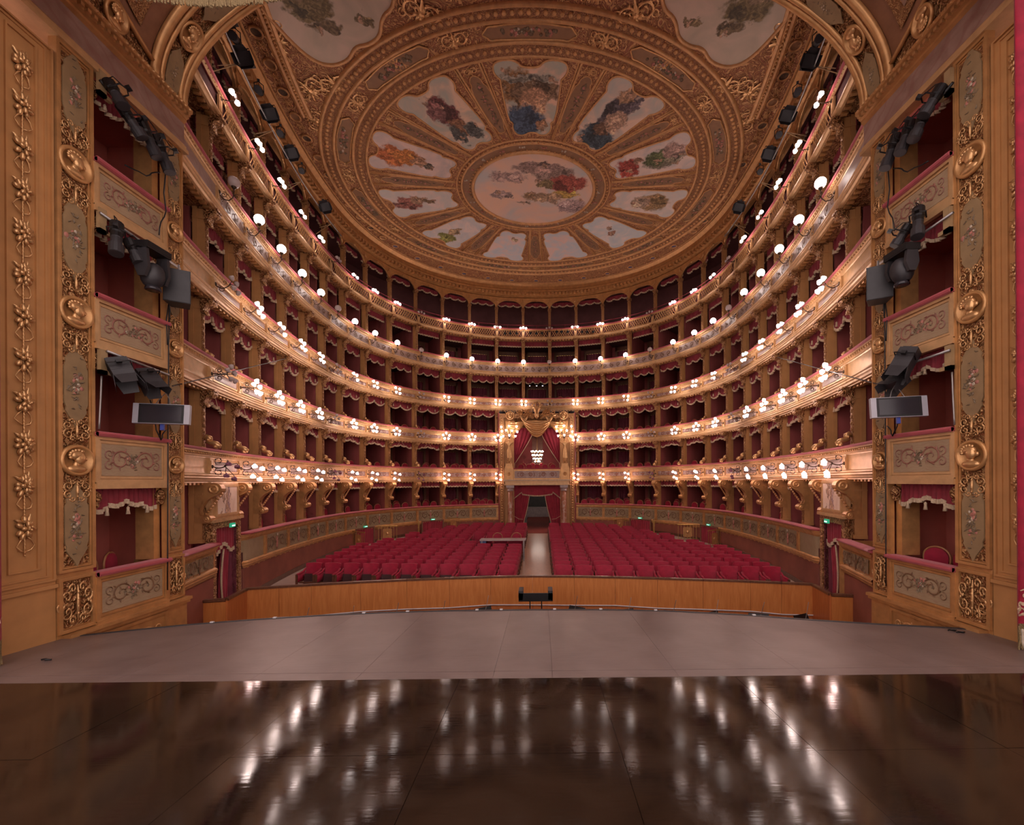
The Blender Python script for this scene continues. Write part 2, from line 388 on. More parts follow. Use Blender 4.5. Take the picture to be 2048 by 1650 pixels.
COLS = [0.94, 2.82, 4.70, 6.58, 8.46, 10.34, 12.22, 14.10, 15.85, 17.55, 19.30, 21.10, 22.85, 24.60]
RAIL = [0, 2.40, 4.925, 7.42, 9.86, 12.35, 14.72]
BOT = [0, 1.22, 4.00, 6.53, 9.01, 11.43, 13.98]
OFF = [0, 0.0, 0.0, 0.0, -0.10, -0.20, -0.26]
ZTOP, ZCEIL = 17.0, 18.0
# ------------------------------------------------------------------ more shape helpers
def prism_x(mb, poly, x0, x1, T=None):
    n = len(poly); vs = [(x0, y, z) for y, z in poly] + [(x1, y, z) for y, z in poly]
    fs = [tuple(range(n)), tuple(reversed(range(n, 2 * n)))] + [(i, (i + 1) % n, (i + 1) % n + n, i + n) for i in range(n)]
    return mb.add(vs, fs, T)
def prism_z(mb, poly, z0, z1, T=None):
    n = len(poly); vs = [(x, y, z0) for x, y in poly] + [(x, y, z1) for x, y in poly]
    fs = [tuple(reversed(range(n))), tuple(range(n, 2 * n))] + [(i, (i + 1) % n, (i + 1) % n + n, i + n) for i in range(n)]
    return mb.add(vs, fs, T)
def spiral(cx, cz, r0, r1, a0, turns, n=26):
    out = []
    for i in range(n + 1):
        t = i / n; a = a0 + turns * 2 * PI * t; r = r0 + (r1 - r0) * t; out.append((cx + r * cos(a), cz + r * sin(a)))
    return out
def ribbon(mb, pts, w0, w1, fy, thick=0.008):
    # flat raised strip through 2-D points; fy(x, z) gives the height of the surface (local y, towards the viewer is negative)
    L = len(pts); vs, fs = [], []
    for i, (x, z) in enumerate(pts):
        a, b = pts[max(0, i - 1)], pts[min(L - 1, i + 1)]; d = math.hypot(b[0] - a[0], b[1] - a[1]) or 1
        nx, nz = -(b[1] - a[1]) / d, (b[0] - a[0]) / d; t = i / (L - 1); w = (w0 + (w1 - w0) * t) * (0.35 + 0.65 * sin(PI * min(1, 0.15 + t * 0.85)))
        y = fy(x, z)
        vs += [(x + nx * w, y, z + nz * w), (x, y - thick, z), (x - nx * w, y, z - nz * w)]
    for i in range(L - 1):
        o = i * 3; fs += [(o, o + 1, o + 4, o + 3), (o + 1, o + 2, o + 5, o + 4)]
    return mb.add(vs, fs)
def leafy(mb, x, z, ang, ln, w, fy, thick=0.01):
    pts = [(x + cos(ang + 0.5 * t) * ln * t, z + sin(ang + 0.5 * t) * ln * t) for t in (0, .25, .5, .75, 1)]
    L = len(pts); ws = (0.2, 0.9, 1.0, 0.6, 0.03); vs, fs = [], []
    for i, (px, pz) in enumerate(pts):
        nx, nz = -sin(ang), cos(ang); y = fy(px, pz); k = ws[i] * w
        vs += [(px + nx * k, y, pz + nz * k), (px, y - thick, pz), (px - nx * k, y, pz - nz * k)]
    for i in range(L - 1):
        o = i * 3; fs += [(o, o + 1, o + 4, o + 3), (o + 1, o + 2, o + 5, o + 4)]
    return mb.add(vs, fs)
def scrollpair(mb, hw, hh, fy, w=0.03, leaves=True, cx=0.0, cz=0.0):
    # two mirrored acanthus spirals with a stem between them
    for sg in (-1, 1):
        sp = spiral(cx + sg * hw * 0.5, cz, hh * 0.85, hh * 0.12, PI if sg > 0 else 0.0, -1.6 * sg)
        ribbon(mb, sp, w, w * 0.5, fy)
        ribbon(mb, spiral(cx + sg * hw * .90, cz + hh * .45, hh * .40, hh * .08, -PI / 2, 1.2 * sg, 14), w * .6, w * .4, fy); ribbon(mb, spiral(cx + sg * hw * .90, cz - hh * .45, hh * .40, hh * .08, PI / 2, -1.2 * sg, 14), w * .6, w * .4, fy)
        if leaves:
            for k in range(3, 24, 3):
                x, z = sp[k]; a = math.atan2(z - cz, x - (cx + sg * hw * 0.5)); leafy(mb, x, z, a + 0.5 * sg, hh * 0.32, w * 0.9, fy)
    return mb

# ------------------------------------------------------------------ stage
EDGE = [(-7.75, 7.25), (-7.42, 7.40), (-6.34, 7.87), (-5.3, 8.18), (-4.14, 8.44), (-2.9, 8.62), (-1.61, 8.72), (0.0, 8.74), (1.61, 8.70), (2.9, 8.55), (4.14, 8.25), (5.3, 7.86), (6.34, 7.55), (7.42, 7.30), (7.75, 7.20)]
def edge_y(x):
    for (a, b) in zip(EDGE, EDGE[1:]):
        if a[0] <= x <= b[0]: return a[1] + (b[1] - a[1]) * (x - a[0]) / (b[0] - a[0])
    return EDGE[0][1]
mb = MB()
base = [(-9.5, -3.0), (9.5, -3.0), (9.5, 7.0), (7.75, 7.18)] + [(x, y - 0.02) for x, y in reversed(EDGE)] + [(-9.5, 7.0)]
n = len(base)
mb.add([(x, y, stage_z(y) - 0.03) for x, y in base] + [(x, y, -1.3) for x, y in base], [tuple(range(n))] + [(i, i + n, (i + 1) % n + n, (i + 1) % n) for i in range(n)])
stage = tag(mb.build('floor_stage', 'seam'), kind='structure')
XS = [-9.5, -7.78, -6.02, -4.265, -2.51, -0.76, 1.0, 2.765, 4.52, 6.28, 8.03, 9.5]
YS = [-2.6, -1.0, 0.6, 2.2, 3.80, 5.40]
for j in range(len(YS) - 1):
    for i in range(len(XS) - 1):
        x0, x1, y0, y1 = XS[i] + .002, XS[i + 1] - .002, YS[j] + .002, YS[j + 1] - .002
        mb = MB(); dz = random.uniform(-.0015, .0015)
        mb.add([(x0, y0, stage_z(y0) + dz), (x1, y0, stage_z(y0) + dz), (x1, y1, stage_z(y1) + dz), (x0, y1, stage_z(y1) + dz)] + [(x0, y0, stage_z(y0) - .025), (x1, y0, stage_z(y0) - .025), (x1, y1, stage_z(y1) - .025), (x0, y1, stage_z(y1) - .025)],
               [(0, 1, 2, 3), (0, 4, 5, 1), (1, 5, 6, 2), (2, 6, 7, 3), (3, 7, 4, 0)])
        mb.build('glossy_board', 'stage_gloss', stage)
XM = [-7.75, -6.9, -5.2, -3.45, -2.1, -0.35, 0.42, 2.05, 3.7, 5.3, 6.6, 7.75]
for i in range(len(XM) - 1):
    x0, x1 = XM[i] + .0015, XM[i + 1] - .0015; xs = [x0 + (x1 - x0) * k / 5 for k in range(6)]
    for (lo, hi) in ((5.405, 5.62), (5.628, None)):
        poly = [(x0, lo), (x1, lo)] + ([(x1, hi), (x0, hi)] if hi else [(x, edge_y(x) - .06) for x in reversed(xs)])
        mb = MB(); n = len(poly); mb.add([(x, y, stage_z(y)) for x, y in poly] + [(x, y, stage_z(y) - .025) for x, y in poly], [tuple(range(n))] + [(k, k + n, (k + 1) % n + n, (k + 1) % n) for k in range(n)])
        mb.build('grey_board', 'stage_matt', stage)
mb = MB()
lip = [(x, y, 0, 1) for x, y in EDGE]
mb.v = []; n = len(EDGE)
for x, y in EDGE: mb.v += [(x, y - .06, stage_z(y) - .01), (x, y - .06, stage_z(y) + .012), (x, y, stage_z(y) + .012), (x, y, stage_z(y) - .16)]
for i in range(n - 1):
    for k in range(3): mb.f.append((i * 4 + k, i * 4 + k + 1, i * 4 + 4 + k + 1, i * 4 + 4 + k))
mb.build('edge_strip', 'dkgrey', stage)
mb = MB()
for x in (-5.9, -4.9, -3.3, -2.45, -1.05, -0.55, 0.55, 1.5, 2.6, 4.4):
    y = edge_y(x); mb.box(x - .03, x + .03, y - .05, y - .01, stage_z(y) + .012, stage_z(y) + .03)
mb.build('tape_mark', 'white', stage)
for (px, py, lab) in ((92, 1321, 'black cable offcut lying on the stage by the garlanded pier'), (1905, 1262, 'larger black cable clip lying at the stage edge'), (1922, 1266, 'smaller black cable clip lying at the stage edge')):
    p = CAM + ray(px, py) * ((1.7 - 4.0) / (ray(px, py).z + 0.0415 * ray(px, py).y))
    mb = MB(); mb.tube([(-.07, 0, .012), (-.03, .03, .014), (.02, -.02, .015), (.07, .01, .012)], .012, 5); mb.tube([(-.02, .02, .012), (.0, -.03, .03), (.05, .0, .015)], .010, 5)
    tag(mb.build('cable_offcut', 'black', None, True, loc=p), lab, 'cable')

# ------------------------------------------------------------------ orchestra pit and parterre floor
mb = MB(); mb.box(-9.6, 9.6, 6.5, 13.6, -1.35, -1.3); tag(mb.build('floor_pit', 'darkwood'), kind='structure')
PIT = [(-8.0, 11.9), (-7.2, 12.1), (-6.4, 12.32), (-5.1, 12.6), (-3.8, 12.83), (-2.55, 13.0), (-1.3, 13.15), (0, 13.2), (1.3, 13.12), (2.55, 12.97), (3.8, 12.78), (5.1, 12.55), (6.4, 12.3), (7.2, 12.1), (8.0, 11.9)]
WING = [[(-8.5, 10.72), (-7.8, 10.88)], [(-7.8, 10.88), (-8.0, 11.9)], [(8.0, 11.9), (7.8, 10.88)], [(7.8, 10.88), (8.5, 10.72)]]
pw = thing('pit_wall', (0, 13.2, -1.3), 0, 'long orange wooden wall between the orchestra pit and the seats', 'wall')
segs = list(zip(PIT, PIT[1:]))
def plank(a, b, z0, z1, th, mat, name, proud=0.0):
    d = Vector((b[0] - a[0], b[1] - a[1], 0)); L = d.length; d.normalize(); nrm = Vector((d.y, -d.x, 0))
    mb = MB(); p = [Vector((a[0], a[1], 0)) + d * .004, Vector((b[0], b[1], 0)) - d * .004]
    q = [p[0] + nrm * (th / 2 + proud), p[1] + nrm * (th / 2 + proud), p[1] - nrm * th / 2, p[0] - nrm * th / 2]
    mb.add([(v.x, v.y, z0) for v in q] + [(v.x, v.y, z1) for v in q], [(0, 3, 2, 1), (4, 5, 6, 7), (0, 1, 5, 4), (1, 2, 6, 5), (2, 3, 7, 6), (3, 0, 4, 7)])
    return mb.build(name, mat, pw, world=True)
for k, (a, b) in enumerate(segs):
    plank(a, b, 0.14, 1.0, .06, 'pitwood', 'wood_panel'); plank(a, b, -1.3, 0.13, .05, 'pitwood2', 'lower_panel'); plank(a, b, 1.0, 1.05, .12, 'darkwood', 'cap_rail')
for k, (a, b) in enumerate(WING):
    plank(a, b, -1.3, 0.98 + (0.04 if k in (1, 2) else -.02), .06, 'pitwood2' if k in (1, 2) else 'pitwood', 'wing_panel'); plank(a, b, 0.98, 1.04, .12, 'darkwood', 'cap_rail')
mb = MB(); mb.tube([(x, y - .06, .15 + .02 * sin(k * 2.3)) for k, (x, y) in enumerate(PIT)], .018, 5); mb.build('cable_run', 'white', pw, world=True)

pl = path(-24.0, 24.0, 0.6)
poly = [(x, y) for (x, y, a, b) in pl] + [(8.2, 11.7)] + list(reversed([(x, y + .03) for x, y in PIT])) + [(-8.2, 11.7)]
mb = MB(); n = len(poly)
mb.add([(x, y, floor_z(y)) for x, y in poly] + [(x, y, -1.3) for x, y in poly], [tuple(range(n))] + [(i, i + n, (i + 1) % n + n, (i + 1) % n) for i in range(n)])
flr = tag(mb.build('floor', 'stonefloor'), kind='structure')
pl = [p for p in path(-20.6, 20.6, 0.6)]
poly = [(x - 1.05 * nx, y - 1.05 * ny) for (x, y, nx, ny) in pl] + [(7.9, 14.0), (-7.9, 14.0)]
mb = MB(); n = len(poly); mb.add([(x, y, floor_z(y) + .01) for x, y in poly], [tuple(range(n))]); mb.build('parquet_area', 'darkwood', flr)
mb = MB(); mb.add([(x, y, floor_z(y) + .014) for x, y in ((-.62, 13.3), (.70, 13.3), (.70, 27.2), (-.62, 27.2))], [(0, 1, 2, 3)]); mb.build('aisle_underlay', 'parquet', flr)
mb = MB(); mb.add([(x, y, floor_z(y) + .022) for x, y in ((-.75, 27.2), (.8, 27.2), (.95, 37), (-.9, 37))], [(0, 1, 2, 3)]); mb.build('carpet_runner', 'carpet', flr)
# foyer passage behind the royal portal
mb = MB(); mb.box(-2.3, 2.3, 30.3, 37.5, 0.5, 0.66); tag(mb.build('floor_passage', 'greymarble'), kind='structure')
mb = MB(); mb.box(-2.4, -2.3, 30.4, 37.5, .5, 4.0); mb.box(2.3, 2.4, 30.4, 37.5, .5, 4.0); mb.box(-2.4, 2.4, 37.4, 37.6, .5, 4.0); mb.box(-2.4, 2.4, 30.4, 37.6, 4.0, 4.1)
tag(mb.build('wall_passage', 'passage'), kind='structure')
pl_ = bpy.data.lights.new('foyer_fill', 'POINT'); pl_.energy = 22; pl_.color = (1, .85, .75); pl_.shadow_soft_size = .6; po_ = bpy.data.objects.new('foyer_fill', pl_); po_.location = (0, 34.5, 3.5); COL.objects.link(po_)  # unseen point light, added to brighten the dark passage
mb = MB(); mb.box(-1.1, 1.1, 36.5, 37.3, .66, 1.65); mb.box(-1.15, 1.15, 36.45, 37.35, 1.65, 1.75); mb.box(-1.0, 1.0, 36.46, 36.5, .8, 1.55)
tag(mb.build('stone_counter', 'greymarble'), 'grey stone parapet at the far end of the passage behind the portal', 'parapet')

BFL = [0] + [RAIL[k] - .64 for k in range(1, 6)] + [BOT[6] + .14]
# ------------------------------------------------------------------ room shell
mb = MB(); mb.sweep(path(2.65, 22.6), [(.05, 0.0), (.05, 1.25)]); mb.sweep(path(-22.6, -2.65), [(.05, 0.0), (.05, 1.25)]); 
for s in (-1, 1):
    mb.sweep(path(24.4 * s, SMAX * s), [(.05, -1.3), (.05, 1.55)])
    mb.sweep([(*P(22.6 * s)[:2], s, 0), (P(22.6 * s)[0] + s * 1.2, P(22.6 * s)[1] + 0.1, s, 0)], [(0, -1.3), (0, 1.25)])
tag(mb.build('wall_parterre', 'wall_red', smooth=True), kind='structure')
mb = MB(); mb.sweep(path(2.65, 22.6), [(.02, 0.0), (.02, .0), (.02, 1.0)][:1] + [(.02, -.1)]);
for s in (-1, 1):
    pth = path(2.65 * s, 22.55 * s, .5); vs = []
    for (x, y, nx, ny) in pth: vs += [(x + .01 * nx, y + .01 * ny, floor_z(y) - .02), (x + .01 * nx, y + .01 * ny, floor_z(y) + .16), (x + .06 * nx, y + .06 * ny, floor_z(y) + .17)]
    mb.add(vs, [(i * 3 + k, i * 3 + k + 1, i * 3 + 4 + k, i * 3 + 3 + k) for i in range(len(pth) - 1) for k in range(2)])
tag(mb.build('baseboard_parterre', 'darkwood'), kind='structure')
mb = MB(); mb.sweep(path(2.75, SMAX), [(2.7, 0.0), (2.7, 8.8)]); mb.sweep(path(-SMAX, -2.75), [(2.7, 0.0), (2.7, 8.8)]); mb.sweep(path(-SMAX, SMAX), [(2.7, 8.8), (2.7, 14.0)])
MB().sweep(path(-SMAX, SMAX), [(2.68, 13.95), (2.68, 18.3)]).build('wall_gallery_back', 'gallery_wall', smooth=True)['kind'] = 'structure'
boxback = tag(mb.build('wall_boxes_back', 'boxwall', smooth=True), kind='structure')
for s in (-1, 1):
    mb = MB(); mb.box(min(s * 7.9, s * 14), max(s * 7.9, s * 14), 9.42, 9.5, -1.3, 18.3)
    tag(mb.build('wall_return', 'boxwall'), kind='structure')
    # side of the royal recess
    x, y, th = frame(s * 2.7)
    mb = MB(); mb.box(min(s * 2.62, s * 2.72), max(s * 2.62, s * 2.72), 29.6, 33.6, 0.4, 8.8); tag(mb.build('wall_royal_side', 'boxwall'), kind='structure')
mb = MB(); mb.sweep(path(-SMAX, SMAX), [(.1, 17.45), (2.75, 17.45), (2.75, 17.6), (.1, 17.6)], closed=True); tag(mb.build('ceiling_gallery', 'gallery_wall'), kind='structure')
for k in range(2, 7):
    ranges = [(2.7, SMAX), (-SMAX, -2.7)] if k <= 3 else [(-SMAX, SMAX)]
    mb = MB()
    for a, b in ranges: mb.sweep(path(a, b), [(.12, BOT[k] + .03), (2.7, BOT[k] + .03), (2.7, BFL[k]), (.12, BFL[k])], closed=True)
    tag(mb.build('floor_boxes', 'boxfloor', smooth=False), kind='structure')
mb = MB()
for s in (-1, 1): mb.sweep(path(2.65 * s, 22.6 * s), [(.08, 1.24), (2.7, 1.24), (2.7, BFL[1]), (.08, BFL[1])], closed=True)
tag(mb.build('floor_boxes', 'boxfloor'), kind='structure')

# ------------------------------------------------------------------ the box tiers
TIERNAME = {1: 'first', 2: 'second', 3: 'third', 4: 'fourth', 5: 'fifth', 6: 'gallery'}
def bays(k):
    # (index, s0, s1); index counts from the centre, negative on one side
    out = []
    edges = [-c for c in reversed(COLS)] + COLS
    for a, b in zip(edges, edges[1:]):
        c = (a + b) / 2; j = round(c / 1.85) if abs(c) > .1 else 0
        out.append((a, b))
    nb = len(out); mid = nb // 2
    res = []
    for q, (a, b) in enumerate(out):
        j = q - mid
        if k <= 3 and abs(j) <= 1: continue
        if k == 1 and abs(j) >= 12: continue
        res.append((j, a, b))
    return res
def columns(k):
    out = []
    for i, c in enumerate(COLS):
        if k <= 3 and i < 1: continue
        for sg in (-1, 1): out.append((i * sg if i else (0 if sg > 0 else -0.5), sg, i, sg * c))
    return out

def volute_outline(k):
    # corbel silhouette in (y, z), z = 0 at the soffit
    pts = [(.16, -.42), (.16, 0), (-.04, 0)]
    pts += [(-.04 - .10 * sin(a), -.10 + .10 * cos(a)) for a in (0.4, 0.9, 1.4, 1.9, 2.4, 2.9)]
    pts += [(.02, -.22), (.07, -.30), (.09, -.36)]
    pts += [(.075 - .04 * sin(a), -.40 + .04 * cos(a)) for a in (0.3, 1.2, 2.2, 3.0)]
    return pts
def console_outline():
    pts = [(.36, -1.08), (.36, 0), (-.12, 0)]
    pts += [(-.14 - .17 * sin(a), -.17 + .17 * cos(a)) for a in (0.3, 0.7, 1.1, 1.5, 1.9, 2.3, 2.7)]
    pts += [(-.20, -.33), (-.06, -.40), (.05, -.50), (.12, -.62), (.15, -.75), (.12, -.86)]
    pts += [(.05 - .115 * sin(a), -.98 + .115 * cos(a)) for a in (0.2, 0.8, 1.4, 2.0, 2.6, 3.1)]
    return pts
def col_meshes(k):
    z0 = RAIL[k] - .03; z1 = (BOT[k + 1] if k < 6 else 16.25); H = z1 - z0
    d = {}
    mb = MB(); w = .09 if k < 6 else .07; y0, y1 = (.16, .42) if k < 6 else (.22, .40)
    if k == 1: y0, y1 = .16, .44
    mb.box(-w, w, y0, y1, 0, H); mb.box(-w - .02, w + .02, y0 - .02, y1 + .02, 0, .10); mb.box(-w - .02, w + .02, y0 - .02, y1 + .02, H * .8, H * .8 + .05)
    mb.box(-w - .015, -w + .001, y1 - .10, y1 + .015, .1, H); mb.box(w - .001, w + .015, y1 - .10, y1 + .015, .1, H)
    d['shaft'] = mb.mesh('column', 'gold_matt')
    mb = MB(); mb.box(-w * .75, w * .75, y0 - .025, y0 + .01, .1, H * .98)
    for q in range(int(H / .17)): mb.ball((0, y0 - .03, .14 + q * .17), .05, 6, 4, (1, .5, 1.2))
    d['face'] = mb.mesh('carved_face', 'gold_fine', True)
    if k == 1:
        mb = MB(); prism_x(mb, [(y * .96 + .012, z) for y, z in console_outline()], -.10, .10)
        ol = console_outline()[2:]
        for (ya, za), (yb, zb3) in zip(ol, ol[1:]): mb.add([(-.135, ya, za), (.135, ya, za), (.135, yb, zb3), (-.135, yb, zb3), (-.135, ya + .05, za), (.135, ya + .05, za), (.135, yb + .05, zb3), (-.135, yb + .05, zb3)], [(0, 1, 2, 3), (0, 3, 7, 4), (1, 5, 6, 2)])
        for sx in (-1, 1):
            T = Matrix.Translation((sx * .12, -.12, -.17)) @ Matrix.Rotation(PI / 2 * sx, 4, 'Y'); mb.lathe([(.13, 0), (.13, .015), (.09, .03), (.06, .015), (.035, .04), (0.001, .045)], 10, T)
            T = Matrix.Translation((sx * .12, .05, -.98)) @ Matrix.Rotation(PI / 2 * sx, 4, 'Y'); mb.lathe([(.075, 0), (.075, .015), (.05, .03), (.02, .03), (0.001, .04)], 10, T)
        for q in range(9):
            t = q / 8; yy = -.27 + .36 * t; zz = -.30 - .55 * t; mb.ball((0, yy, zz), .045, 6, 4, (1.6, .6, 1))
        d['corbel'] = mb.mesh('console', 'gold', False); d['cz'] = H
    elif k < 6:
        mb = MB(); o = volute_outline(k); sc = {2: 1.05, 3: 1.0, 4: 1.0, 5: .9}[k]; prism_x(mb, [(y * sc, z * sc) for y, z in o], -.13, .13)
        mb.box(-.15, .15, -.16, .30, -.05, 0); mb.ball((0, -.05 * sc, -.12 * sc), .105 * sc, 8, 6, (1.5, 1, 1)); mb.ball((0, .06, -.40 * sc), .05, 6, 5, (2.2, 1, 1.2))
        d['corbel'] = mb.mesh('corbel', 'gold_carved', False); d['cz'] = H
        # scroll resting on the rail at the foot of the column
        s2 = {2: 1.0, 3: .62, 4: .55, 5: .45}[k]
        mb = MB(); pts = [(0, .13, .30 * s2), (0, .06, .36 * s2), (0, -.0, .32 * s2), (0, -.01, .26 * s2), (0, .05, .22 * s2), (0, -.04, .19 * s2), (0, -.14, .16 * s2), (0, -.21, .11 * s2), (0, -.20, .05 * s2)]
        mb.tube([(x, .16 + (y - .16) * s2, z) for x, y, z in pts], [.05 * s2, .075 * s2, .07 * s2, .06 * s2, .07 * s2, .08 * s2, .085 * s2, .07 * s2, .04 * s2], 8)
        mb.ball((0, .16 - .13 * s2, .27 * s2), .06 * s2, 8, 6, (1.9, 1, 1)); mb.ball((0, .16 - .30 * s2, .09 * s2), .06 * s2, 8, 6, (1.9, 1, 1))
        d['scroll'] = mb.mesh('rail_scroll', 'gold_bright', True)
    else:
        mb = MB(); mb.box(-.12, .12, .18, .46, H - .14, H); mb.lathe([(.07, 0), (.11, .12), (.13, .15)], 8, Matrix.Translation((0, .32, H - .3))); d['corbel'] = mb.mesh('capital', 'gold_carved', False); d['cz'] = 0
    return d
def bay_curve(x): return -x * x / 18.6
def lower_moulding(zb, k):
    return [(0.0, zb + .26), (-.05, zb + .235), (-.06, zb + .20), (-.035, zb + .17), (-.045, zb + .13), (-.01, zb + .10), (.0, zb + .05), (.05, zb + .03), (.05, zb), (.10, zb)]
def upper_moulding(zr): return [(-.05, zr - .07), (-.085, zr - .075), (-.085, zr - .11), (-.05, zr - .125), (-.055, zr - .165), (-.02, zr - .18), (-.02, zr - .215), (0.0, zr - .23), (.012, zr - .26)]
def upper6(zr): return [(-.05, zr - .05), (-.07, zr - .06), (-.07, zr - .085), (-.03, zr - .10), (.0, zr - .11)]
def lower6(zb): return [(0.0, zb + .15), (-.05, zb + .13), (-.05, zb + .08), (-.01, zb + .05), (.05, zb + .03), (.05, zb), (.10, zb)]
def cushion(zr): return [(-.06, zr - .075), (-.115, zr - .06), (-.13, zr - .03), (-.11, zr - .005), (-.02, zr + .01), (.12, zr + .01), (.16, zr - .02), (.15, zr - .075)]
def scroll_mesh(k):
    zc = (RAIL[k] - .26 + BOT[k] + .26) / 2; hh = (RAIL[k] - .26 - BOT[k] - .26) / 2
    mb = MB(); fy = lambda x, z: -.018 + bay_curve(x)
    if k == 5:
        for q in range(4): 
            cx = -.70 + q * .47; sg = 1 if q % 2 else -1
            ribbon(mb, spiral(cx, 0, hh * .8, hh * .1, PI / 2 * sg, 1.4 * sg), .022, .012, fy)
            ribbon(mb, [(cx + .23 * t - .1, sg * hh * .6 * (1 - t * 1.7)) for t in (0, .25, .5, .75, 1.0)], .02, .02, fy)
    else:
        scrollpair(mb, .78, hh * .85, fy, .028)
        ribbon(mb, [(0, -hh * .8), (.0, -hh * .3), (.0, hh * .2), (0, hh * .7)], .06, .03, fy); leafy(mb, 0, -.05, .3, .2, .05, fy); leafy(mb, 0, -.05, PI - .8, .2, .05, fy)
    return mb, zc
tiers = {}; SCM = {}
for k in range(1, 7):
    zr, zb, off = RAIL[k], BOT[k], OFF[k]
    smax = 22.35 if k == 1 else SMAX
    halves = [(-smax, -2.66), (2.66, smax)] if k <= 3 else [(-SMAX, SMAX)]
    cm = col_meshes(k)
    bs, bzc = scroll_mesh(k) if k in (1, 2, 3, 4, 5) else (None, 0)
    scm = bs.mesh('painted_scroll', 'paint_scroll' if k in (1, 5) else 'paint_scroll_red') if bs else None
    SCM[k] = scm
    if k == 1:
        mb = MB(); mb.ball((0, -.03, .26), .05, 8, 5, (1, .4, 1)); capm = mb.mesh('flower_cap', 'cream', True)
        mb = MB(); mb.lathe([(.02, -.28), (.05, -.2), (.07, -.02), (.05, .1), (.03, .2)], 8, Matrix.Scale(.4, 4, (0, 1, 0)) @ Matrix.Translation((0, -.02, 0))); vasem = mb.mesh('torch_vase', 'rose', True)
    mb = MB(); hp = zr - zb - (.52 if k < 6 else .26); mb.box(-.085, .085, -.035, .02, -hp / 2, hp / 2); mb.box(-.055, .055, -.05, .02, -hp / 2 + .06, hp / 2 - .06); pedm = mb.mesh('parapet_block', 'gold_pale' if k > 1 else 'gold')
    for hi, (a, b) in enumerate(halves):
        sg = 0 if len(halves) == 1 else (-1 if a < 0 else 1)
        lab = {1: 'lowest box tier with sage scroll-painted parapet and big S-shaped consoles', 2: 'second box tier with iris lamps and long scrolls on its rail', 3: 'third box tier with marbled parapet panels, level with the royal crest',
               4: 'fourth box tier with marbled panels, running unbroken above the royal crest', 5: 'fifth box tier with globe lamps and vine-painted parapet', 6: 'top gallery with gilded lattice parapet and thin arcade columns'}[k]
        if sg: lab += ', ' + side(sg)
        root = thing('balcony_tier', (0, 20.5, zb), 0, lab, 'balcony', 'box tiers of the horseshoe auditorium')
        pth = path(a, b, .35)
        if k == 1:   # rounded end return beside the side door
            e = pth[0] if sg < 0 else pth[-1]; cx, cy = e[0] + .42 * e[2], e[1] + .42 * e[3]; arc = []
            for q in range(1, 7):
                t = q / 6 * PI / 2; nx, ny = e[2], e[3]; tx, ty = (ny * -1, nx) if sg > 0 else (ny, -nx)
                tx, ty = -abs(tx) * (1 if tx < 0 else -1), -abs(ty)   # towards the stage
                vx, vy = -nx * cos(t) + tx * sin(t), -ny * cos(t) + ty * sin(t); arc.append((cx + .42 * vx, cy + .42 * vy, -vx, -vy))
            l = arc[-1]; arc.append((l[0] + .9 * sg, l[1] + .0, l[2], l[3]))
            pth = list(reversed(arc)) + pth if sg < 0 else pth + arc
        sh = lambda prof: [(o + off, z) for o, z in prof]
        MB().sweep(pth, sh(cushion(zr)), closed=True).build('rail_cushion', 'rail', root, True, True)
        MB().sweep(pth, sh(upper_moulding(zr) if k < 6 else upper6(zr))).build('upper_moulding', 'gold_pale' if k > 1 else 'gold', root, False, True)
        MB().sweep(pth, sh(lower_moulding(zb, k) if k < 6 else lower6(zb))).build('lower_moulding', 'gold_pale' if k > 1 else 'gold', root, False, True)
        MB().sweep(pth, sh([(.10, zr - .02), (.12, zb + .1), (.30, zb + .1)])).build('inner_lining', 'velvet', root, False, True)
        if k > 1:
            MB().sweep(pth, sh([(.07, zb + .005), (.75 - off, zb + .02)])).build('soffit', 'gold_carved', root, False, True)
            dn = MB(); L = 0.0
            q = 0
            s = a + .1
            while s < b:
                x, y, th = frame(s, off + .16); T = Matrix.Translation((x, y, zb)) @ Matrix.Rotation(th, 4, 'Z')
                dn.box(-.05, .05, -.05, .10, -.055, .01, T); s += .21
            tag(dn.build('dentil_row', 'gold', root, False, True), kind='stuff')
            bd = MB(); s = a + .06
            while s < b:
                x, y, th = frame(s, off - .062); bd.ball((x, y, zr - (.145 if k < 6 else .092)), .026 if k < 6 else .016, 5, 4); s += .13
            tag(bd.build('bead_row', 'gold_bright', root, True, True), kind='stuff')
        if k in (1, 5):
            MB().sweep(pth, sh([(.012, zr - .25), (.012, zb + .25)])).build('painted_field', 'tier1_panel' if k == 1 else 'marble_panel', root, True, True)
        elif k < 6:
            MB().sweep(pth, sh([(.02, zr - .25), (.02, zb + .25)])).build('parapet_face', 'gold_pale', root, True, True)
        else:
            MB().sweep(pth, sh([(.06, zr - .06), (.06, zb + .12)])).build('lattice_backing', 'lattice_back', root, True, True)
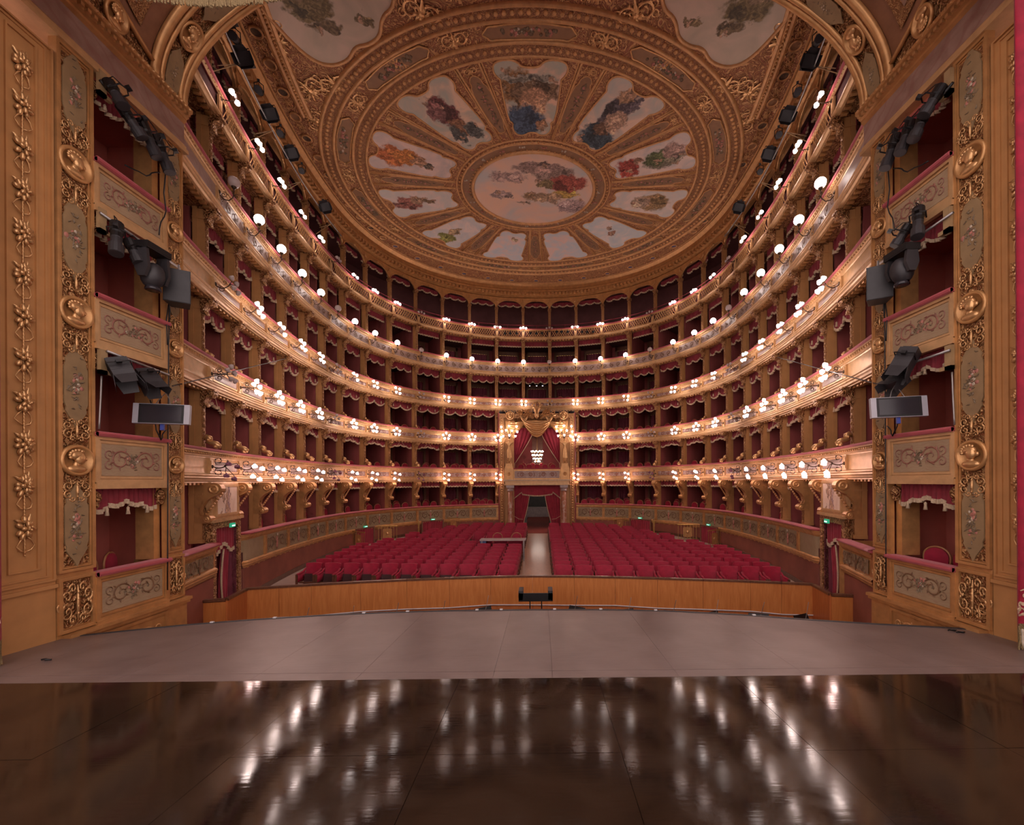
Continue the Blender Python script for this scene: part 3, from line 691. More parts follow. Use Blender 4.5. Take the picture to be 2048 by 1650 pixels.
        for (j, s0, s1) in bays(k):
            if sg and j * sg < 0: continue
            c = (s0 + s1) / 2; x, y, th = frame(c, off)
            if k in (2, 3, 4):
                pp = path(s0 + .16, s1 - .16, .5)
                pan = MB().sweep(pp, sh([(.015, zb + .32), (-.012, zb + .34), (-.012, zr - .34), (.015, zr - .32)])).build('marble_panel', 'marble_panel', root, True, True)
                fm = MB()
                for (z0, z1) in ((zr - .335, zr - .295), (zb + .285, zb + .325)): fm.sweep(pp, sh([(.02, z0), (-.025, z0), (-.025, z1), (.02, z1)]))
                for pe in (pp[0], pp[-1]):
                    T = Matrix.Translation((pe[0] + off * pe[2], pe[1] + off * pe[3], 0)) @ Matrix.Rotation(math.atan2(-pe[2], pe[3]), 4, 'Z'); fm.box(-.02, .02, -.025, .02, zb + .3, zr - .3, T)
                fm.build('panel_frame', 'gold', pan)
                if abs(j) <= 8: o = put('painted_scroll', scm, root, Vector((x, y, bzc)) - root.location, rotz=th)
            elif k == 1:
                o = put('painted_scroll', scm, root, Vector((x, y, bzc)) - root.location, rotz=th); put('flower_cap', capm, o); put('torch_vase', vasem, o)
            elif k == 5:
                put('painted_scroll', scm, root, Vector((x, y, bzc)) - root.location, rotz=th)
            else:
                w = (s1 - s0) / 2 - .14; hp2 = (zr - zb - .27) / 2; lm = MB(); nbar = 10
                fy = lambda xx: bay_curve(xx) - .0
                for q in range(-3, nbar + 3):
                    for dg in (-1, 1):
                        xa = -w + (q) * (2 * w / nbar); xb = xa + dg * hp2 * 1.3; pts = []
                        for t in (0, .5, 1):
                            xx = xa + (xb - xa) * t; zz = -hp2 + 2 * hp2 * t; pts.append((xx, zz))
                        if min(p[0] for p in pts) < -w or max(p[0] for p in pts) > w: continue
                        lm.tube([(px, fy(px) - .01, pz) for px, pz in pts], .015, 4)
                lm.box(-w, w, -.02, .02, -hp2 - .02, -hp2 + .02); lm.box(-w, w, -.02, .02, hp2 - .02, hp2 + .02)
                put('lattice', lm.mesh('lattice', 'gold_bright'), root, Vector((x, y, (zr + zb) / 2 + .02)) - root.location, rotz=th)
                # arch of the gallery arcade
                ar = MB(); wa = (s1 - s0) / 2 * 1.03; n = 14; poly = [(-wa, 16.2), (-wa, 17.02), (wa, 17.02), (wa, 16.2)]
                poly += [(wa * .93 * cos(PI * q / n), 16.2 + .62 * sin(PI * q / n) ** .8) for q in range(n + 1)]
                ar.prism(poly, .30, .36); ar.tube([(wa * .93 * cos(PI * q / n), .27, 16.2 + .62 * sin(PI * q / n) ** .8) for q in range(n + 1)], .03, 5)
                ar.ball((0, .27, 16.84), .07, 6, 5); ar.tube([(wa * .99 - .32 * (1 - cos(t)), .28, 16.95 - .34 * sin(t)) for t in (0, .4, .8, 1.2, 1.57)], .018, 4); ar.tube([(-wa * .99 + .32 * (1 - cos(t)), .28, 16.95 - .34 * sin(t)) for t in (0, .4, .8, 1.2, 1.57)], .018, 4)
                put('arcade_arch', ar.mesh('arcade_arch', 'gold'), root, Vector((x, y, 0)) - root.location, rotz=th)
        for (_, cs, i, s) in columns(k):
            if sg and cs != sg: continue
            if k == 1 and i > 12.5 and False: continue
            x, y, th = frame(s, off); loc = Vector((x, y, RAIL[k] - .03)) - root.location
            co = put('column', cm['shaft'], root, loc, rotz=th)
            put('carved_face', cm['face'], co)
            put('console' if k == 1 else ('capital' if k == 6 else 'corbel'), cm['corbel'], co, (0, 0, cm['cz']))
            if 'scroll' in cm: put('rail_scroll', cm['scroll'], co)
            if not (k == 1 and i >= 12): put('parapet_block', pedm, root, Vector((x, y, (zr + zb) / 2)) - root.location, rotz=th)
        tiers[(k, sg)] = root
# cornice above the gallery arcade
mb = MB(); mb.sweep(path(-SMAX, SMAX), [(.34, 16.9), (.20, 16.95), (.20, 17.08), (.12, 17.1), (.12, 17.16), (.02, 17.2), (.02, 17.34), (-.14, 17.42), (-.14, 17.52), (-.05, 17.60), (-.05, 17.80), (-.22, 17.95), (-.22, 18.01)])
crn = tag(mb.build('trim_cornice', 'gold'), kind='structure')
mb = MB(); s = -SMAX + .1
while s < SMAX:
    x, y, th = frame(s, -.10); T = Matrix.Translation((x, y, 17.30)) @ Matrix.Rotation(th, 4, 'Z'); mb.box(-.07, .07, -.06, .12, -.06, .06, T); s += .26
tag(mb.build('dentil_row', 'gold_bright', crn), kind='stuff')
# partitions between boxes
mb = MB(); mb.box(-.04, .04, .43, 2.72, 0, 1); pm = mb.mesh('partition', 'boxwall')
for k in range(1, 6):
    for (_, cs, i, s) in columns(k):
        if k == 1 and i > 13: continue
        x, y, th = frame(s); o = put('partition', pm, boxback, (x, y, BOT[k] + .1), rotz=th); o.scale = (1, 1, (BOT[k + 1] - BOT[k]))
# ------------------------------------------------------------------ painted ceiling
EX, EYC = 1.165, 20.4
def ell(r, th, w=0.0):
    u, v = r * sin(th) + w * cos(th), -r * cos(th) + w * sin(th); return (EX * u, EYC + v)
cpl = path(-SMAX, SMAX, .5); mb = MB(); poly = [(x + .05 * nx, y + .05 * ny) for (x, y, nx, ny) in cpl]; n = len(poly)
mb.add([(x, y, ZCEIL) for x, y in poly] + [(x, y, ZCEIL + .25) for x, y in poly], [tuple(reversed(range(n))), tuple(range(n, 2 * n))])
ceil = tag(mb.build('ceiling', 'ceil'), kind='structure')
def ering(r, prof, mat, name, n=120, smooth=True):
    mb = MB(); L = len(prof); vs = []
    for i in range(n):
        th = 2 * PI * i / n
        for dr, dz in prof: x, y = ell(r + dr, th); vs.append((x, y, ZCEIL + dz))
    fs = [(i * L + k, i * L + k + 1, ((i + 1) % n) * L + k + 1, ((i + 1) % n) * L + k) for i in range(n) for k in range(L - 1)]
    mb.add(vs, fs); return mb.build(name, mat, ceil, smooth)
def torus(h, w): return [(-w, 0), (-w * .8, -h * .6), (0, -h), (w * .8, -h * .6), (w, 0)]
for (r, h, w) in ((2.50, .12, .07), (2.95, .07, .05), (3.14, .05, .035), (6.52, .07, .05), (6.98, .10, .06), (7.62, .09, .06), (8.06, .12, .07)):
    ering(r, torus(h, w), 'ceil_gold', 'ring_moulding')
ering(2.72, [(-.18, -.012), (.18, -.012)], 'brown_cart', 'ring_band')
for (r, w) in ((6.74, .20), (7.84, .18)): ering(r, [(-w, -.02), (0, -.06), (w, -.02)], 'ceil_fine', 'ring_band')
for (r, num, sz) in ((6.76, 200, .075), (7.85, 230, .085), (3.04, 90, .05), (2.62, 80, .04)):
    mb = MB()
    for q in range(num):
        x, y = ell(r, 2 * PI * q / num); mb.ball((x, y, ZCEIL - .05), sz, 6, 4, (1, 1, .6))
    tag(mb.build('egg_row', 'ceil_gold', ceil, True), kind='stuff')
def smooth_closed(pts, it=2):
    for _ in range(it):
        out = []; n = len(pts)
        for i in range(n):
            a, b = pts[i], pts[(i + 1) % n]; out += [(a[0] * .75 + b[0] * .25, a[1] * .75 + b[1] * .25), (a[0] * .25 + b[0] * .75, a[1] * .25 + b[1] * .75)]
        pts = out
    return pts
PETAL = [(.10, 3.50), (.22, 3.38), (.42, 3.36), (.56, 3.52), (.60, 3.78), (.57, 3.95), (.63, 4.06), (.74, 5.60), (.73, 5.72), (.83, 5.84), (.89, 6.05), (.86, 6.28), (.70, 6.40), (.46, 6.43), (.30, 6.34), (.22, 6.20), (.10, 6.16)]
PETAL = [(w * (1.10 if r < 4 else 1.24), r) for w, r in PETAL]
PETAL = smooth_closed(PETAL + [(-w, r) for w, r in reversed(PETAL)], 1)
GREY, FLESH, PINKC, SKY = (.33, .30, .26), (.48, .26, .15), (.62, .38, .28), (.34, .38, .38)
paints = {
    0: ((.27, .30, .26), (.36, .31, .24), (.60, .37, .26), [(.45, .55, .40, .55, (.28, .14, .05)), (-.15, .35, .60, .32, (.22, .13, .07)), (-.1, -.05, .35, .45, FLESH), (.25, -.85, .48, .52, (.05, .085, .14)), (-.4, -1.05, .14, .16, (.32, .17, .09)), (.1, .9, .7, .12, (.34, .30, .24))]),
    1: ((.31, .33, .30), (.43, .35, .29), (.62, .41, .30), [(.05, .35, .34, .85, (.10, .075, .085)), (-.2, -.1, .30, .45, (.45, .28, .19)), (-.1, -.95, .50, .45, (.045, .07, .09)), (.25, 1.05, .24, .25, (.40, .23, .13)), (-.05, -.55, .22, .22, (.17, .09, .05))]),
    -1: ((.27, .31, .27), (.40, .33, .26), (.64, .40, .28), [(.0, .35, .30, .62, (.17, .045, .04)), (.25, .55, .25, .30, (.24, .10, .09)), (.05, -.45, .22, .32, (.30, .14, .07)), (-.32, -.85, .20, .36, (.10, .10, .09)), (.36, -.70, .16, .42, (.09, .09, .08))]),
    -2: ((.38, .33, .31), (.47, .37, .33), (.56, .42, .36), [(.1, .85, .40, .50, (.50, .14, .035)), (-.05, .25, .30, .45, (.56, .20, .04)), (.02, -.25, .20, .25, (.42, .22, .12)), (.1, -.65, .12, .13, (.12, .09, .06))]),
    2: ((.36, .34, .33), (.50, .40, .35), (.62, .45, .38), [(-.1, .5, .35, .62, (.20, .17, .11)), (.05, .15, .28, .36, (.10, .12, .045)), (.25, .95, .30, .35, (.40, .25, .20)), (-.1, -1.0, .40, .36, (.36, .055, .035)), (.2, -.55, .12, .14, (.30, .15, .09))]),
    -3: ((.42, .40, .38), (.46, .42, .38), (.56, .44, .39), [(.05, .65, .32, .55, (.40, .15, .11)), (-.1, .05, .18, .30, (.42, .25, .15)), (.0, -.4, .12, .26, (.24, .15, .08))]),
    3: ((.40, .40, .39), (.48, .42, .37), (.58, .46, .40), [(.0, .35, .42, .62, (.36, .22, .10)), (.1, .55, .20, .30, (.19, .12, .05)), (-.1, -.3, .30, .35, (.46, .32, .22))]),
    -4: ((.40, .41, .41), (.47, .43, .41), (.58, .47, .42), [(.05, .95, .34, .35, (.25, .24, .06)), (-.05, .15, .16, .36, (.45, .30, .16))]),
    4: ((.38, .42, .44), (.44, .45, .44), (.56, .48, .44), [(-.1, .1, .14, .16, (.45, .22, .14)), (.15, -.3, .12, .12, (.50, .36, .28))]),
    -5: ((.38, .43, .46), (.46, .44, .44), (.60, .42, .36), [(.2, -.8, .14, .14, (.50, .36, .22))]),
    5: ((.38, .43, .46), (.46, .44, .44), (.60, .42, .36), [])}
mb = MB(); fyc = lambda x, z: -.012
mb2 = MB()
for q in range(9): mb2.ball((random.uniform(-.06, .06), 0, -.75 + q * .19), .055 if q % 3 else .075, 6, 3, (1, .25, 1))
flw_rose = mb2.mesh('painted_roses', 'rose', True)
mb2 = MB()
for q in range(22): leafy(mb2, random.uniform(-.05, .05), -.95 + q * .09, random.uniform(0, 6.28), .15, .03, lambda x, z: -.012)
flw_leaf = mb2.mesh('painted_leaves', 'leaf')
RX90 = Matrix.Rotation(PI / 2, 4, 'X')
def flat_on_ceiling(name, me, parent, x, y, rz, z=ZCEIL - .02, sc=1.0):
    o = put(name, me, parent); o.matrix_local = Matrix.Translation((x, y, z)) @ Matrix.Rotation(rz, 4, 'Z') @ RX90 @ Matrix.Scale(sc, 4); return o
mo = MB(); scrollpair(mo, .75, .42, lambda x, z: -.02, .05); ribbon(mo, [(0, -.4), (0, .1), (0, .5)], .12, .06, lambda x, z: -.03)
for q in range(7): leafy(mo, 0, -.1, q * .9, .4, .07, lambda x, z: -.02, .03)
mo.ball((0, -.01, -.05), .13, 8, 5, (1, .5, 1)); orn = mo.mesh('scroll_ornament', 'gold_bright')
for m_ in range(-5, 6):
    th = m_ * 2 * PI / 11; c = ell(4.9, th); tx, ty = ell(4.95, th); d = math.atan2(ty - c[1], tx - c[0]) - PI / 2   # local +y = radially outwards
    R = Matrix.Translation((c[0], c[1], 0)) @ Matrix.Rotation(d, 4, 'Z'); Ri = R.inverted()
    out = [Ri @ Vector((*ell(r, th, w), 0)) for w, r in PETAL]; mb = MB(); n = len(out)
    mb.add([(p.x, p.y, 0) for p in out] + [(p.x, p.y, .05) for p in out], [tuple(reversed(range(n)))] + [(i, (i + 1) % n, (i + 1) % n + n, i + n) for i in range(n)])
    sk = paints[m_]; pm_ = painting('petal_painting', sk[0], sk[1], sk[2], [(a, b, c_ * 1.65, d_ * 1.45, e) for a, b, c_, d_, e in sk[3]])
    o = put('petal_painting', mb.mesh('petal_painting', pm_), ceil, (c[0], c[1], ZCEIL - .03)); o.rotation_euler = (0, 0, d)
    mb = MB(); mb.tube([(p.x, p.y, 0) for p in out], .035, 5, closed=True); put('petal_frame', mb.mesh('petal_frame', 'ceil_gold', True), o)
    # spoke between this petal and the next
    ts = th + PI / 11; cs = ell(4.9, ts); t2 = ell(4.95, ts); d2 = math.atan2(t2[1] - cs[1], t2[0] - cs[0]) - PI / 2
    R = Matrix.Translation((cs[0], cs[1], 0)) @ Matrix.Rotation(d2, 4, 'Z'); Ri = R.inverted()
    cart = [(.05, 3.62), (.13, 3.68), (.14, 3.88), (.20, 4.0), (.27, 4.9), (.27, 5.62), (.18, 5.75), (.19, 5.9), (.08, 6.08)]; cart = smooth_closed(cart + [(-w, r) for w, r in reversed(cart)], 1)
    out = [Ri @ Vector((*ell(r, ts, w), 0)) for w, r in cart]; n = len(out); mb = MB()
    mb.add([(p.x, p.y, 0) for p in out] + [(p.x, p.y, .04) for p in out], [tuple(reversed(range(n)))] + [(i, (i + 1) % n, (i + 1) % n + n, i + n) for i in range(n)])
    o = put('floral_cartouche', mb.mesh('floral_cartouche', 'brown_cart'), ceil, (cs[0], cs[1], ZCEIL - .02)); o.rotation_euler = (0, 0, d2)
    mb = MB(); mb.tube([(p.x, p.y, 0) for p in out], .022, 4, closed=True); put('cartouche_frame', mb.mesh('cartouche_frame', 'ceil_gold', True), o)
    f = put('painted_roses', flw_rose, o); f.matrix_local = RX90
    f = put('painted_leaves', flw_leaf, o); f.matrix_local = RX90
    for sg in (-1, 1):
        mb = MB()
        for (w0, w1, rr) in ((.30, .50, .045), (.37, .62, .03)):
            mb.tube([(*ell(3.2 + 3.25 * t, ts, sg * (w0 * .66 + (w1 * .70 - w0 * .66) * t)), ZCEIL - .01) for t in (0, .33, .66, 1)], rr, 5)
        mb.build('spoke_moulding', 'ceil_gold', ceil, True)
        mb = MB()
        for q in range(30): t = q / 29; x, y = ell(3.25 + 3.2 * t, ts, sg * .66 * (.335 + .225 * t)); mb.ball((x, y, ZCEIL - .02), .028, 4, 3)
        tag(mb.build('bead_row', 'gold_bright', ceil, True), kind='stuff')
    x, y = ell(6.25, ts); flat_on_ceiling('scroll_ornament', orn, ceil, x, y, d2 + PI, sc=.33)
    # frieze cartouche
    fr_ = [(0, .30), (.5, .30), (1.0, .25), (1.18, .28), (1.28, .14), (1.42, .0)]; full = fr_ + [(a, -b) for a, b in reversed(fr_[:-1])]; full = full + [(-a, b) for a, b in reversed(full) if a > 0]
    full = smooth_closed(full, 1); pts = []
    for a, b in full:
        x, y = ell(7.30 + b * .78, th + a / 7.3 * (.92)); pts.append((x, y))
    cc = ell(7.3, th); mb = MB(); n = len(pts); mb.add([(x - cc[0], y - cc[1], 0) for x, y in pts] + [(x - cc[0], y - cc[1], .04) for x, y in pts], [tuple(range(n))] + [(i, (i + 1) % n, (i + 1) % n + n, i + n) for i in range(n)])
    o = put('frieze_cartouche', mb.mesh('frieze_cartouche', 'brown_cart'), ceil, (cc[0], cc[1], ZCEIL - .03))
    mb = MB(); mb.tube([(x - cc[0], y - cc[1], 0) for x, y in pts], .03, 5, closed=True); put('cartouche_frame', mb.mesh('cartouche_frame', 'gold_bright', True), o)
    for (nm, mat_, num, rr) in (('painted_roses', 'rose', 9, .075), ('painted_blossoms', 'cream', 7, .05), ('painted_leaves', 'leaf', 26, .07)):
        mb = MB()
        for q in range(num):
            a = random.uniform(-.8, .8) * (.9 if mat_ == 'leaf' else .75) / 7.3; x, y = ell(7.3 + random.uniform(-.1, .1), th + a); mb.ball((x - cc[0], y - cc[1], -.005), rr * random.uniform(.7, 1.2), 6, 3, (1, 1, .2))
        put(nm, mb.mesh(nm, mat_, True), o)
    x, y = ell(7.3, ts); ta = ell(7.3, ts + .05); rz = math.atan2(ta[1] - y, ta[0] - x)
    flat_on_ceiling('scroll_ornament', orn, ceil, x, y, rz, ZCEIL - .02, .62)
# central medallion
mb = MB(); n = 72; mb.add([(EX * 2.45 * cos(2 * PI * q / n), 2.45 * sin(2 * PI * q / n), 0) for q in range(n)], [tuple(reversed(range(n)))])
med = painting('medallion_painting', (.40, .41, .40), (.56, .40, .32), (.66, .40, .28), [(.9, -1.2, 1.0, .55, (.30, .20, .16)), (-1.2, -1.0, .9, .4, (.40, .26, .22)), (1.6, -.55, 1.0, .62, (.40, .085, .055)), (.55, -.55, .5, .28, (.20, .14, .06)), (1.5, .15, .8, .26, (.50, .32, .07)), (.4, .35, 1.0, .36, (.42, .27, .16)), (-.2, .2, .25, .2, (.30, .18, .09)), (-.5, .75, .3, .13, (.33, .24, .17)), (.9, .7, .35, .14, (.45, .30, .21)), (1.9, 1.0, .8, .55, (.44, .30, .28)), (0.2, -1.6, 1.2, .4, (.34, .22, .18)), (-1.6, .2, .6, .3, (.46, .32, .28))], .5, 1.45)
put('medallion_painting', mb.mesh('medallion_painting', med), ceil, (0, EYC, ZCEIL - .03))
for q in range(22):
    x, y = ell(2.74, 2 * PI * (q + .5) / 22); mb = MB()
    for z in range(3): mb.ball((random.uniform(-.12, .12), random.uniform(-.05, .05), 0), .05, 6, 3, (1, 1, .4))
    put('painted_roses', mb.mesh('painted_roses', 'cream' if q % 2 else 'rose', True), ceil, (x, y, ZCEIL - .02))
# corner paintings near the arch
for s in (-1, 1):
    lob = [(-2.0, -2.2), (2.0, -2.2), (2.15, -.5), (1.9, .2), (1.45, .45), (1.2, 1.0), (.75, 1.25), (.3, 1.3), (-.1, 1.75), (-.8, 1.95), (-1.35, 1.7), (-1.75, .9), (-2.05, -.2)]
    lob = smooth_closed([(a * -s, b) for a, b in lob], 2); mb = MB(); n = len(lob)
    mb.add([(x, y, 0) for x, y in lob] + [(x, y, .05) for x, y in lob], [tuple(range(n)) if s < 0 else tuple(reversed(range(n)))] + [(i, (i + 1) % n, (i + 1) % n + n, i + n) for i in range(n)])
    cm_ = painting('corner_painting', (.33, .27, .20), (.40, .32, .24), (.46, .35, .27), [(-.6 * s * -1, .2, .8, .42, (.19, .13, .05)), (.35 * s, .75, .5, .22, (.17, .11, .05)), (-.9 * s, .55, .3, .18, (.22, .15, .07)), (.9 * s, -.2, .4, .3, (.26, .17, .09))], .8)
    o = put('corner_painting', mb.mesh('corner_painting', cm_), ceil, (s * 5.9, 12.25, ZCEIL - .03))
    mb = MB(); mb.tube([(x * 1.02, y * 1.02, 0) for x, y in lob], .06, 6, closed=True); put('painting_frame', mb.mesh('painting_frame', 'ceil_gold', True), o)
    for (x, y, a, sc) in ((7.9, 15.1, .5, .9), (8.35, 16.4, 1.0, .7), (6.9, 14.9, .2, .8), (3.2, 12.6, -.3, .8), (2.0, 12.1, .0, .6), (8.0, 13.4, 1.2, .8), (8.1, 12.3, 1.3, .7), (4.5, 14.2, -.4, .5)):
        flat_on_ceiling('scroll_ornament', orn, ceil, s * x, y, a * s, sc=sc)
    MB().sweep(path(20.0 * s, SMAX * s), [(-1.28, ZCEIL), (-1.26, ZCEIL - .06), (-1.18, ZCEIL - .08), (-1.12, ZCEIL - .04), (-1.0, ZCEIL - .05), (-.94, ZCEIL - .08), (-.86, ZCEIL - .05), (-.84, ZCEIL)]).build('band_moulding', 'ceil_gold', ceil, False)
    mb = MB(); q = 19.8
    while q < SMAX: x, y, th = frame(q * s, -1.06); mb.ball((x, y, ZCEIL - .06), .05, 5, 4); q += .13
    tag(mb.build('bead_row', 'gold_bright', ceil, True), kind='stuff')
mb = MB(); mb.sweep(path(-SMAX, SMAX), [(-.42 + .1, ZCEIL - .03), (-.3, ZCEIL - .06), (-.24, ZCEIL - .03)]); mb.build('band_moulding', 'ceil_gold', ceil)
mb = MB(); mb.lathe([(.20, 0), (.21, -.05), (.16, -.07), (.15, -.03)], 16); rnd = mb.mesh('roundel_ring', 'ceil_gold', True)
mb = MB(); mb.lathe([(.15, -.03), (.001, -.03)], 16); rc1, rc2, rc3 = mb.mesh('roundel_hole', 'dkgrey'), mb.mesh('roundel_hole', 'bluebench'), mb.mesh('roundel_boss', 'brown_cart')
s = -25.2; q = 0
while s < 25.3:
    x, y, th = frame(s, -.62); o = put('roundel_ring', rnd, ceil, (x, y, ZCEIL)); blue = abs(s) < 11
    put('roundel_hole', rc2 if blue else (rc1 if q % 2 == 0 else rc3), o)
    x, y, th = frame(s + .45, -.62); 
    if abs(s) > 12: flat_on_ceiling('scroll_ornament', orn, ceil, x, y, th, sc=.33)
    s += 1.05 if not blue else 1.75; q += 1

# ------------------------------------------------------------------ proscenium
WX = 7.75
AZ, AB = 12.42, 3.8
mb = MB(); n = 48
def vault(phi, Y, k=1.0): return (WX * k * cos(phi), Y, AZ + AB * k * sin(phi))
mb.grid(n, 6, lambda u, v: vault(PI * u, 4.6 + 4.9 * v)); vlt = tag(mb.build('ceiling_proscenium', 'arch_brown', smooth=True), kind='structure')
mb = MB(); vs = [vault(PI * q / n, 9.5) for q in range(n + 1)] + [(13 * cos(PI * q / n) if q else 13, 9.5, 18.4 if 0 < q < n else AZ) for q in range(n + 1)]
mb.add(vs, [(q, q + 1, q + n + 2, q + n + 1) for q in range(n)]); mb.box(-13, 13, 4.6, 9.5, 18.3, 18.4); tag(mb.build('wall_arch', 'boxwall'), kind='structure')
def arc_strip(Y0, Y1, k, ph0=0.0, ph1=PI, n=60):
    mb = MB(); mb.grid(n, 1, lambda u, v: vault(ph0 + (ph1 - ph0) * u, Y0 + (Y1 - Y0) * v, k)); return mb
arc_strip(8.88, 9.44, .994).build('archivolt_band', 'gold_carved', vlt, True)
for (Y, r, k) in ((9.5, .085, .99), (9.38, .05, .985), (8.92, .05, .985), (8.80, .085, .99)):
    mb = MB(); mb.tube([vault(PI * q / 60, Y, k) for q in range(61)], r, 6); mb.build('arch_moulding', 'gold', vlt, True)
def medallion(name, parent, T, r, hr=1.0):
    # round frame with a portrait head in relief (faces local -y)
    R = T @ Matrix.Rotation(PI / 2, 4, 'X') @ Matrix.Scale(hr, 4, (0, 1, 0))
    mb = MB(); mb.lathe([(r, 0), (r, .03), (r * .93, .06), (r * .80, .05), (r * .74, .02), (0.001, .0)], 24, R); o = mb.build(name, 'gold', parent, True)
    mb = MB()
    mb.ball((0, 0, .05), r * .36, 12, 8, (.85, 1.1, .55), R @ Matrix.Translation((r * .05, r * .12, 0)))
    mb.ball((0, 0, .04), r * .40, 10, 6, (1.1, .8, .5), R @ Matrix.Translation((-r * .08, r * .30, 0)))
    mb.ball((0, 0, .04), r * .16, 8, 6, (1, 1, .6), R @ Matrix.Translation((r * .36, r * .08, 0)))
    mb.ball((0, 0, .03), r * .22, 8, 6, (1, 1.2, .6), R @ Matrix.Translation((-r * .05, -r * .28, 0)))
    mb.ball((0, 0, .02), r * .5, 10, 6, (1.2, .55, .4), R @ Matrix.Translation((-r * .05, -r * .55, 0)))
    for q in range(7): a = 1.0 + q * .42; mb.ball((r * (-.08 + .44 * cos(a)), r * (.28 + .34 * sin(a)), .06), r * .12, 6, 5, (1, 1, .7), R)
    put('portrait_relief', mb.mesh('portrait_relief', 'gold_bright', True), o); return o
CART = [(0, .74), (.05, .62), (.12, .52), (.165, .44), (.155, .38), (.185, .30), (.185, -.30), (.155, -.38), (.165, -.44), (.12, -.52), (.05, -.62), (0, -.74)]
CART = CART + [(-a, b) for a, b in reversed(CART[1:-1])]
def cart_mesh(sx, sz, mat='cart'):
    mb = MB(); mb.prism([(a * sx, b * sz) for a, b in CART], -.02, .01); return mb.mesh('painted_cartouche', mat)
def bouquet(hx, hz, num, seed):
    rnd_ = random.Random(seed); a, b, c = MB(), MB(), MB()
    for q in range(num * 5): leafy(b, rnd_.gauss(0, hx * .28), rnd_.gauss(0, hz * .42), rnd_.uniform(0, 6.28), .065, .016, lambda x, z: -.024)
    for q in range(num): a.ball((rnd_.gauss(0, hx * .3), -.02, rnd_.gauss(0, hz * .28)), rnd_.uniform(.025, .05), 6, 3, (1, .25, 1))
    for q in range(num // 2): c.ball((rnd_.gauss(0, hx * .28), -.024, rnd_.gauss(0, hz * .2)), rnd_.uniform(.02, .035), 6, 3, (1, .25, 1))
    return [('painted_roses', a.mesh('painted_roses', 'rose', True)), ('painted_leaves', b.mesh('painted_leaves', 'leaf')), ('painted_blossoms', c.mesh('painted_blossoms', 'cream', True))]
c_wide, c_narrow = cart_mesh(1.0, 1.0), cart_mesh(.80, .95)
bq = [bouquet(.16, .42, 9, q) for q in range(4)]
def acanthus(w, h, seed):
    mb = MB()
    for sg in (-1, 1):
        for (cx, cz, r0, a0, tn) in ((.40, -.22, .20, PI / 2, -1.4), (.42, .20, .17, -PI / 2, 1.3), (.20, .42, .11, 0, 1.2), (.70, -.02, .12, PI, 1.2), (.22, -.46, .10, PI, -1.2)):
            sp = spiral(sg * w * cx, h * cz, h * r0 * 1.3, h * r0 * .15, a0 if sg > 0 else PI - a0, tn * sg, 16); mb.tube([(x, -.012, z) for x, z in sp], [.013 - .006 * q / 16 for q in range(17)], 5)
            for q in (3, 7, 11): x, z = sp[q]; mb.ball((x, -.014, z), .014, 5, 4)
    mb.tube([(0, -.015, -h * .5), (0, -.02, 0), (0, -.015, h * .5)], [.012, .022, .008], 6)
    for q in range(4): mb.ball((0, -.025, -h * .3 + q * h * .2), .018, 6, 4)
    return mb.mesh('acanthus_relief', 'gold_bright', True)
aca = acanthus(.32, .34, 3); aca_n = acanthus(.24, .32, 5)
def stile(mb, x0, x1, z0, z1, t=.03, w=.035, y=-.03, yb=.0):
    # raised rectangular frame in the xz plane
    mb.box(x0, x0 + w, y - t, yb, z0, z1); mb.box(x1 - w, x1, y - t, yb, z0, z1); mb.box(x0 + w, x1 - w, y - t, yb, z0, z0 + w); mb.box(x0 + w, x1 - w, y - t, yb, z1 - w, z1)
LEV = [2.40, 4.925, 7.42, 9.86]; LBOT = [1.50, 4.00, 6.53, 9.01, 11.45]
def petal_cluster(seed):
    rnd_ = random.Random(seed); mb = MB(); n1 = rnd_.choice((6, 7, 8))
    for ring, (num, rad, dep, sz) in enumerate(((n1 + 1, .105, .035, .062), (n1 - 2, .055, .075, .050))):
        for q in range(num):
            a = q * 2 * PI / num + rnd_.uniform(-.2, .2); rr = rad * rnd_.uniform(.85, 1.15)
            T = Matrix.Translation((cos(a) * rr, -dep, sin(a) * rr * 1.15)) @ Matrix.Rotation(-a, 4, 'Y') @ Matrix.Rotation(rnd_.uniform(-.3, .3), 4, 'X')
            mb.ball((0, 0, 0), sz, 8, 6, (1.15, .55, .66), T)
    for q in range(5): mb.ball((rnd_.uniform(-.035, .035), -.11, rnd_.uniform(-.035, .035)), rnd_.uniform(.02, .03), 8, 6)
    for sg in (-1, 1):
        k = rnd_.uniform(.7, 1.1)
        mb.tube([(sg * .02, -.03, -.12), (sg * .10 * k, -.035, -.19), (sg * .15 * k, -.02, -.27), (sg * .08, -.035, -.34), (0, -.02, -.36)], [.008, .014, .007, .015, .006], 5)
        leafy(mb, sg * .04, .08, PI / 2 - sg * .7 * k, .15, .028, lambda x, z: -.02, .03)
    return mb.mesh('flower_cluster', 'gold_bright', True)
clusters = [petal_cluster(q + 4) for q in range(5)]
def wallT(s, y): return Matrix.Translation((s * WX, y, 0)) @ Matrix.Rotation(-s * PI / 2, 4, 'Z')   # local x along the wall, -y towards the room centre
stagebox_valance = None
